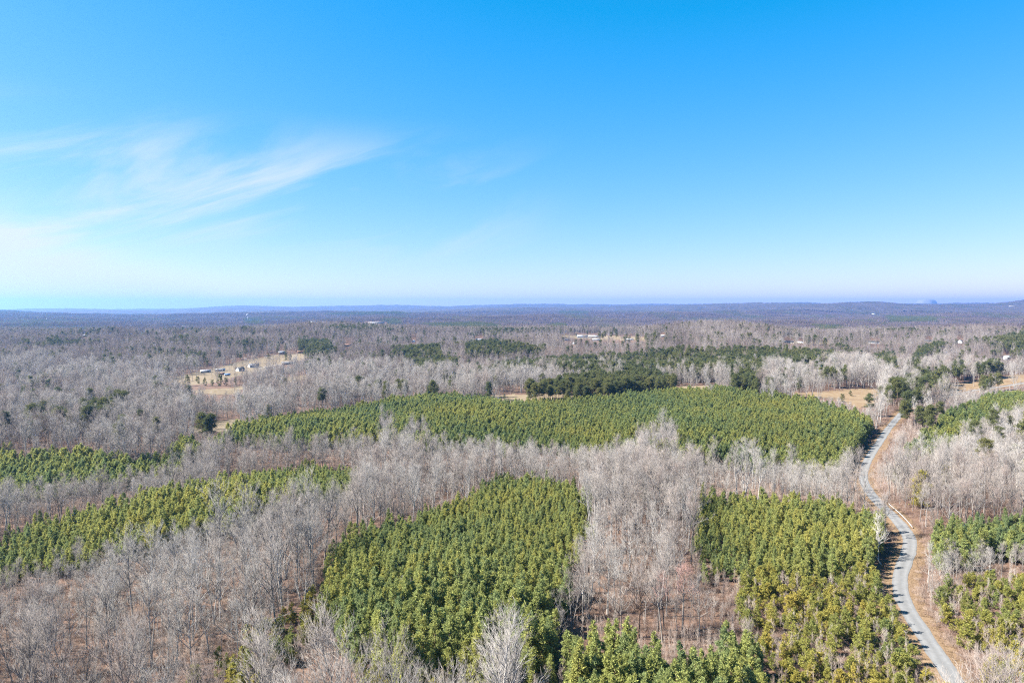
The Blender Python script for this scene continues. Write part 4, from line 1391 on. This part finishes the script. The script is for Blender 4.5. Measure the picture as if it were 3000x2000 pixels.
for k, (a, b, sc, lab) in enumerate([(549, 1132, 1.6, 'dark cedar leftmost in the meadow hedgerow'), (580, 1124, 1.2, 'dark cedar behind the meadow hedgerow'), (600, 1130, 1.1, 'second dark cedar of the meadow hedgerow'), (622, 1131, 1.0, 'third dark cedar of the meadow hedgerow'), (645, 1130, 1.6, 'broad dark cedar in the middle of the meadow hedgerow'), (662, 1129, 1.2, 'cedar right of the broad hedgerow cedar'), (690, 1127, 1.0, 'last dark cedar of the meadow hedgerow'),
                                     (787, 1052, 1.3, 'dark round cedar below the open barn'), (838, 1055, 1.9, 'broad dark cedar right of the open barn'), (850, 1053, 1.3, 'smaller cedar touching the broad cedar near the barn'), (922, 1052, 2.3, 'tall dark cedar clump at the right end of the meadow'),
                                     (802, 1101, 1.3, 'dark cedar below the meadow driveway'), (828, 1104, 1.2, 'dark cedar right of the driveway cedar'), (1190, 1002, 2.3, 'big round dark cedar on the central ridge'), (1108, 998, 1.7, 'pointed dark cedar left of the big round ridge cedar'), (1418, 988, 1.9, 'dark cedar beside the white ridge house'),
                                     (1632, 985, 1.7, 'dark cedar left of the ridge halls'), (1688, 986, 1.3, 'small dark cedar touching the white hall'), (1824, 979, 2.2, 'dark cedar on the ridge right of the halls'), (2399, 1001, 1.8, 'dark pointed cedar on the right ridge'), (2842, 1005, 1.6, 'dark cedar right of the white gabled house'), (2785, 1000, 1.4, 'small dark cedar left of the white gabled house')]):
    single(CEDAR[k % 2], 'cedar', a, b, sc * 1.15, lab, 'cedar', rz=k * 1.3)
pm = Proto('yard_tree', *bare_tree(91, H=11, fork=.22, spread=.42, limbs=16, ang=(.7, 1.2)), M['bark'], M['twig'])
single(pm, 'yard_tree', 818, 1061, 1.0, 'dark small leafless tree alone in the upper meadow')
single(pm, 'yard_tree', 722, 1088, 1.0, 'leafless yard tree between the two white farmhouses', rz=1)
single(pm, 'yard_tree', 674, 1092, 1.0, 'leafless yard tree right of the mobile home', rz=2)
single(pm, 'yard_tree', 620, 1100, 1.2, 'leafless yard tree in front of the grey farm shed', rz=3)
single(P_YEL[3], 'yellow_bush', 1375, 2002, 0.8, 'small round yellow green bush at the bottom edge', 'bush')

# bleached fallen log and brush pile in the brown clearing
def limb_mesh(name, pts, r0, r1, mat, sides=7):
    g = Geo()
    pts = np.asarray(pts, float)
    tubes(g, pts[None], np.linspace(r0, r1, len(pts))[None], sides)
    return g.mesh(name, mat, True)


p = at_px(985, 1912)
e = empty('fallen_log', tuple(p), 0.3)
tag(e, 'bleached fallen log at the edge of the brown clearing', 'log')
part('trunk', limb_mesh('log_trunk', [(-3.2, 0, .25), (-1, .2, .3), (1.2, .1, .28), (3.4, .5, .35)], .24, .12, M['log']), e)
part('branch', limb_mesh('log_branch', [(1.0, .1, .3), (1.8, 1.0, .7), (2.3, 1.7, .8)], .10, .04, M['log']), e)
part('branch', limb_mesh('log_branch', [(-.4, .1, .3), (.2, -.9, .6), (.4, -1.6, .5)], .09, .03, M['log']), e)
for k, (a, b, sc, lab) in enumerate([(868, 1935, 1.6, 'grey heap of cut brush at the left side of the clearing'), (830, 1925, 1.1, 'smaller heap of cut brush behind the grey brush heap')]):
    p = at_px(a, b)
    g = Geo()
    rg = np.random.RandomState(600 + k)
    n_ = 130
    c = np.concatenate([rg.normal(scale=1.1, size=(n_, 2)), rg.uniform(0.1, 1.0, (n_, 1))], 1)
    dd = np.concatenate([rg.normal(size=(n_, 2)), rg.normal(scale=.3, size=(n_, 1))], 1)
    dd /= np.linalg.norm(dd, axis=1, keepdims=True)
    cones(g, c - dd * rg.uniform(.4, 1.2, (n_, 1)), c + dd * rg.uniform(.4, 1.2, (n_, 1)), 0.035)
    o = link(bpy.data.objects.new('brush_heap', g.mesh('brush_heap', M['log'])))
    o.location = tuple(p)
    o.scale = (sc,) * 3
    tag(o, lab, 'brush heap')

# guardrail where the road crosses the creek
ga, gb = at_px(2588, 1478), at_px(2662, 1549)
i0 = np.argmin(((ROAD - ga[:2]) ** 2).sum(1))
i1 = np.argmin(((ROAD - gb[:2]) ** 2).sum(1))
lo, hi = min(i0, i1), max(i0, i1)
seg = ROAD[lo:hi + 1]
tn = np.gradient(seg, axis=0)
tn /= np.linalg.norm(tn, axis=1, keepdims=True)
side = np.stack([tn[:, 1], -tn[:, 0]], 1)
rail = seg + side * 3.6
rz_ = np.maximum(terrain(rail[:, 0], rail[:, 1]), terrain(seg[:, 0], seg[:, 1])) + 0.12
e = empty('guardrail', (rail[0, 0], rail[0, 1], rz_[0]))
tag(e, 'long pale steel guardrail along the road bend above the creek', 'guardrail')
base = np.array([rail[0, 0], rail[0, 1], rz_[0]])
profile = [(0.0, 0.46), (0.06, 0.52), (0.0, 0.60), (0.06, 0.70), (0.0, 0.78), (-0.03, 0.78), (-0.03, 0.46)]
V = np.array([[(rail[i, 0] - side[i, 0] * a, rail[i, 1] - side[i, 1] * a, rz_[i] + b) for a, b in profile] for i in range(len(rail))])
idr = np.arange(V.shape[0] * len(profile)).reshape(V.shape[0], len(profile))
F = np.stack([idr[:-1], np.roll(idr, -1, 1)[:-1], np.roll(idr, -1, 1)[1:], idr[1:]], -1).reshape(-1, 4)
part('rail', make_mesh('rail', V.reshape(-1, 3) - base, [F], M['steel']), e)


def box_mesh(name, x0, x1, y0, y1, z0, z1, mat):
    V = [(x, y, z) for z in (z0, z1) for y in (y0, y1) for x in (x0, x1)]
    return make_mesh(name, V, [np.array([(0, 2, 3, 1), (4, 5, 7, 6), (0, 1, 5, 4), (2, 6, 7, 3), (0, 4, 6, 2), (1, 3, 7, 5)])], mat)


pm_ = box_mesh('post', -.08, .08, -.08, .08, -0.4, 0.80, M['post'])
step = max(1, int(2.0 / 1.5))
for i in range(0, len(rail), 2):
    o = part('post', pm_, e)
    o.location = (rail[i, 0] + side[i, 0] * 0.13 - base[0], rail[i, 1] + side[i, 1] * 0.13 - base[1], rz_[i] - base[2])

# ------------------------------------------------------------------ buildings
def house(nm, lab, cat, px, py, w, l, h, turn, wall, roof, rise, nwin, extra):
    p = at_px(px, py)
    e = empty(nm, tuple(p), math.radians(turn) - math.atan2(p[0], p[1]))
    tag(e, lab, cat)
    hw, hl = w / 2, l / 2
    V = [(-hw, -hl, -1.5), (hw, -hl, -1.5), (hw, hl, -1.5), (-hw, hl, -1.5), (-hw, -hl, h), (hw, -hl, h), (hw, hl, h), (-hw, hl, h), (-hw, 0, h + rise), (hw, 0, h + rise)]
    F4 = [(0, 1, 5, 4), (2, 3, 7, 6)]
    me = bpy.data.meshes.new('wall')
    me.from_pydata(V, [], F4 + [(1, 2, 6, 9, 5), (3, 0, 4, 8, 7)])
    me.materials.append(M[wall])
    part('wall', me, e)
    ov, th = 0.45, 0.16
    sl = rise / hl
    rv = []
    for sx in (-hw - ov, hw + ov):
        for (yy, zz) in ((-hl - ov, h - sl * ov), (0, h + rise), (hl + ov, h - sl * ov)):
            rv += [(sx, yy, zz + 0.06), (sx, yy, zz + 0.06 + th)]
    rf = [(1, 3, 9, 7), (3, 5, 11, 9), (0, 6, 8, 2), (2, 8, 10, 4), (0, 1, 7, 6), (4, 10, 11, 5), (0, 2, 3, 1), (2, 4, 5, 3), (6, 7, 9, 8), (8, 9, 11, 10)]
    ro = part('roof', make_mesh('roof', rv, [np.array(rf)], M[roof]), e)
    if extra == 'chimney':
        part('chimney', box_mesh('chimney', hw * .35, hw * .35 + .8, -.4, .4, h + rise * .3, h + rise + 1.1, M['brick_wall']), ro)
    for k in range(nwin):
        x = -hw + (k + 0.75) * w / (nwin + 0.5)
        wdo = part('window', box_mesh('window', x - .6, x + .6, -hl - .05, -hl + .02, h * .36, h * .80, M['cream_wall' if wall == 'white_wall' else 'white_wall']), e)
        part('pane', box_mesh('pane', x - .5, x + .5, -hl - .07, -hl - .045, h * .40, h * .76, M['glass']), wdo)
    for sg in (-1, 1):
        wdo = part('window', box_mesh('window', min(sg * hw - .02 * sg, sg * hw + .05 * sg), max(sg * hw - .02 * sg, sg * hw + .05 * sg), -.6, .6, h * .38, h * .82, M['cream_wall' if wall == 'white_wall' else 'white_wall']), e)
        part('pane', box_mesh('pane', min(sg * (hw + .045), sg * (hw + .07)), max(sg * (hw + .045), sg * (hw + .07)), -.5, .5, h * .42, h * .78, M['glass']), wdo)
    xd = -hw + (nwin - 0.05) * w / (nwin + 0.5)
    dr = part('door', box_mesh('door', xd - .5, xd + .5, -hl - .06, -hl + .02, 0.0, min(2.1, h * .85), M['door']), e)
    part('handle', box_mesh('handle', xd + .3, xd + .38, -hl - .12, -hl - .055, 0.95, 1.05, M['steel']), dr)
    return e


for hdef in HOUSES:
    house(*hdef)

# pale driveway across the meadow
dp = unproj([752, 790, 829], [1081, 1073, 1066])
dd_ = catmull(dp[:, :2], 3.0)
tn = np.gradient(dd_, axis=0)
tn /= np.linalg.norm(tn, axis=1, keepdims=True)
nn = np.stack([tn[:, 1], -tn[:, 0]], 1)
V = np.concatenate([np.concatenate([dd_ + nn * o_, (terrain(dd_[:, 0], dd_[:, 1]) + 0.3)[:, None]], 1)[:, None] for o_ in (-2.2, 2.2)], 1)
idd = np.arange(V.shape[0] * 2).reshape(-1, 2)
F = np.stack([idd[:-1, 0], idd[:-1, 1], idd[1:, 1], idd[1:, 0]], -1)[:, ::-1]
tag(link(bpy.data.objects.new('driveway_path', make_mesh('driveway', V.reshape(-1, 3), [F], M['gravel']))), 'pale gravel driveway across the meadow', kind='structure')


def far_at(px, dist):
    x_, y_ = (px - 1500) / 2000 * dist, dist
    return np.array([x_, y_, float(terrain(x_, y_))])


def lathe(name, prof, mat, n=24):
    V, F = [], []
    for r_, z_ in prof:
        V += [(r_ * math.cos(2 * math.pi * k / n), r_ * math.sin(2 * math.pi * k / n), z_) for k in range(n)]
    for i in range(len(prof) - 1):
        for k in range(n):
            F.append((i * n + k, i * n + (k + 1) % n, (i + 1) * n + (k + 1) % n, (i + 1) * n + k))
    return make_mesh(name, V, [np.array(F)], mat, smooth_shade=True)


p = far_at(726, 5200)
ztop = HC - 5200 * (920 - 898) / 2000
e = empty('water_tower', tuple(p))
tag(e, 'white domed water tower rising from the far woods', 'water tower')
ht = ztop - p[2]
tk = part('tank', lathe('tank', [(0.1, ht - 9.5), (7, ht - 8.6), (10.6, ht - 6), (11.2, ht - 4), (9.8, ht - 1.8), (5.5, ht - .3), (0.1, ht)], M['tank']), e)
part('stem', lathe('stem', [(3.2, -2), (2.2, ht * .3), (2.0, ht - 9.2)], M['tank'], 12), e)
p = far_at(843, 6000)
ztop = HC - 6000 * (911 - 898) / 2000
e = empty('radio_mast', tuple(p))
tag(e, 'thin radio mast above the far blue woods', 'mast')
ht = ztop - p[2]
g = Geo()
for k in range(3):
    a = k * 2.094
    c0, c1 = np.array([1.1 * math.cos(a), 1.1 * math.sin(a), -2]), np.array([.5 * math.cos(a), .5 * math.sin(a), ht])
    tubes(g, np.stack([c0, c1])[None], np.array([[.22, .18]]), 4)
part('leg_frame', g.mesh('leg_frame', M['mast_red']), e)
g = Geo()
zz = np.linspace(0, ht, 26)
for i in range(25):
    for k in range(3):
        f0, f1 = 1.1 - .6 * zz[i] / ht, 1.1 - .6 * zz[i + 1] / ht
        a0, a1 = k * 2.094, (k + 1) * 2.094
        tubes(g, np.array([[(f0 * math.cos(a0), f0 * math.sin(a0), zz[i]), (f1 * math.cos(a1), f1 * math.sin(a1), zz[i + 1])]]), np.array([[.1, .1]]), 3)
part('bracing', g.mesh('bracing', M['mast_red']), e)
part('antenna', box_mesh('antenna', -1.4, 1.4, -1.4, 1.4, ht - 3, ht + .5, M['mast_red']), e)
p = far_at(138, 4300)
ztop = HC - 4300 * (930 - 898) / 2000
e = empty('church_steeple', tuple(p))
tag(e, 'slender white church steeple in the far left woods', 'steeple')
ht = ztop - p[2]
part('tower', box_mesh('tower', -2.4, 2.4, -2.4, 2.4, -2, ht - 9, M['white_wall']), e)
part('spire', lathe('spire', [(3.0, ht - 9), (1.2, ht - 4), (0.05, ht)], M['white_roof'], 8), e)
for k, (px_, py_, w_, h_, dist, lab) in enumerate([(892, 935, 16, 7, 4300, 'leftmost white industrial hall in the far woods'), (920, 938, 30, 7, 4200, 'long white industrial hall in the far woods'), (950, 941, 40, 6, 4000, 'widest low white industrial hall in the far woods'), (1103, 940, 70, 5, 4000, 'long cream greenhouse hall beside far dark pines'), (1095, 947, 46, 4, 3700, 'pale low hall in front of the greenhouse hall'), (2985, 893, 60, 8, 8600, 'pale pink works at the foot of the right hill'), (2560, 915, 14, 6, 5200, 'small white hall in the hazy woods below the flat mountain'),
                                               (545, 951, 34, 5, 3000, 'white low hall farthest left in the blue woods'), (515, 951, 14, 4, 3050, 'small white hall left of the low blue woods hall')]):
    p = unproj(px_, py_ + 3, 9.0)[0]
    sc_ = math.hypot(p[0], p[1]) / 2000
    e = empty('industrial_hall', (p[0], p[1], p[2]), -math.atan2(p[0], p[1]) + 0.06 * (k % 3 - 1))
    tag(e, lab, 'hall', None)
    hh_ = 8.0
    w2 = w_ * sc_ * 0.32
    part('wall', box_mesh('wall', -w2, w2, -12, 12, -3, hh_, M['white_wall' if k in (1, 6) else 'cream_wall']), e)
    part('roof', box_mesh('roof', -w2 - .6, w2 + .6, -12.6, 12.6, hh_ + .05, hh_ + 1.0, M['white_roof' if k in (1, 2) else 'metal_roof']), e)
    nd_ = max(2, int(w_ / 8))
    for q_ in range(nd_):
        xq = -w2 + (q_ + .5) * 2 * w2 / nd_
        part('door', box_mesh('door', xq - 2.4, xq + 2.4, -12.12, -11.95, 0, min(4.5, hh_ * .7), M['grey_roof']), e)

# utility poles along the ridge road
for k, (a, b, lab) in enumerate([(2300, 1003, 'utility pole before the dark pines of the right ridge'), (2432, 1004, 'utility pole in the middle of the right ridge'), (2660, 1003, 'utility pole right of the long dark roofed house'), (2873, 1008, 'pale utility pole right of the dark cedars'), (763, 1072, 'utility pole beside the meadow driveway')]):
    p = at_px(a, b)
    e = empty('utility_pole', tuple(p), 0.5 * k)
    tag(e, lab, 'utility pole')
    part('pole', lathe('pole', [(.20, -1), (.15, 11.5), (.05, 11.55)], M['log'], 8), e)
    part('crossarm', box_mesh('crossarm', -1.2, 1.2, -.18, -.06, 10.6, 10.8, M['log']), e)
    for x_ in (-1.05, 1.05):
        o = part('insulator', lathe('insulator', [(.05, 10.8), (.08, 10.9), (.03, 11.0)], M['glass'], 6), e)
        o.location = (x_, -.12, 0)

# ------------------------------------------------------------------ haze
hx, hy0, hy1 = 23000, -2500, 21500
hv = [(sx * hx, sy, sz) for sz in (-60, 330) for sy in (hy0, hy1) for sx in (-1, 1)]
hf = [(0, 2, 3, 1), (4, 5, 7, 6), (0, 1, 5, 4), (2, 6, 7, 3), (0, 4, 6, 2), (1, 3, 7, 5)]
hm = bpy.data.materials.new('haze')
n, l = nodes_of(hm)
out = n.new('ShaderNodeOutputMaterial')
pv = n.new('ShaderNodeVolumePrincipled')
pv.inputs['Color'].default_value = (0.23, 0.50, 0.98, 1)
pv.inputs['Density'].default_value = 5.6e-5
pv.inputs['Anisotropy'].default_value = 0.6
l.new(pv.outputs[0], out.inputs['Volume'])
o = link(bpy.data.objects.new('haze', make_mesh('haze', hv, [np.array(hf)], hm)))
tag(o, 'thin blue haze over the far woods', kind='stuff')
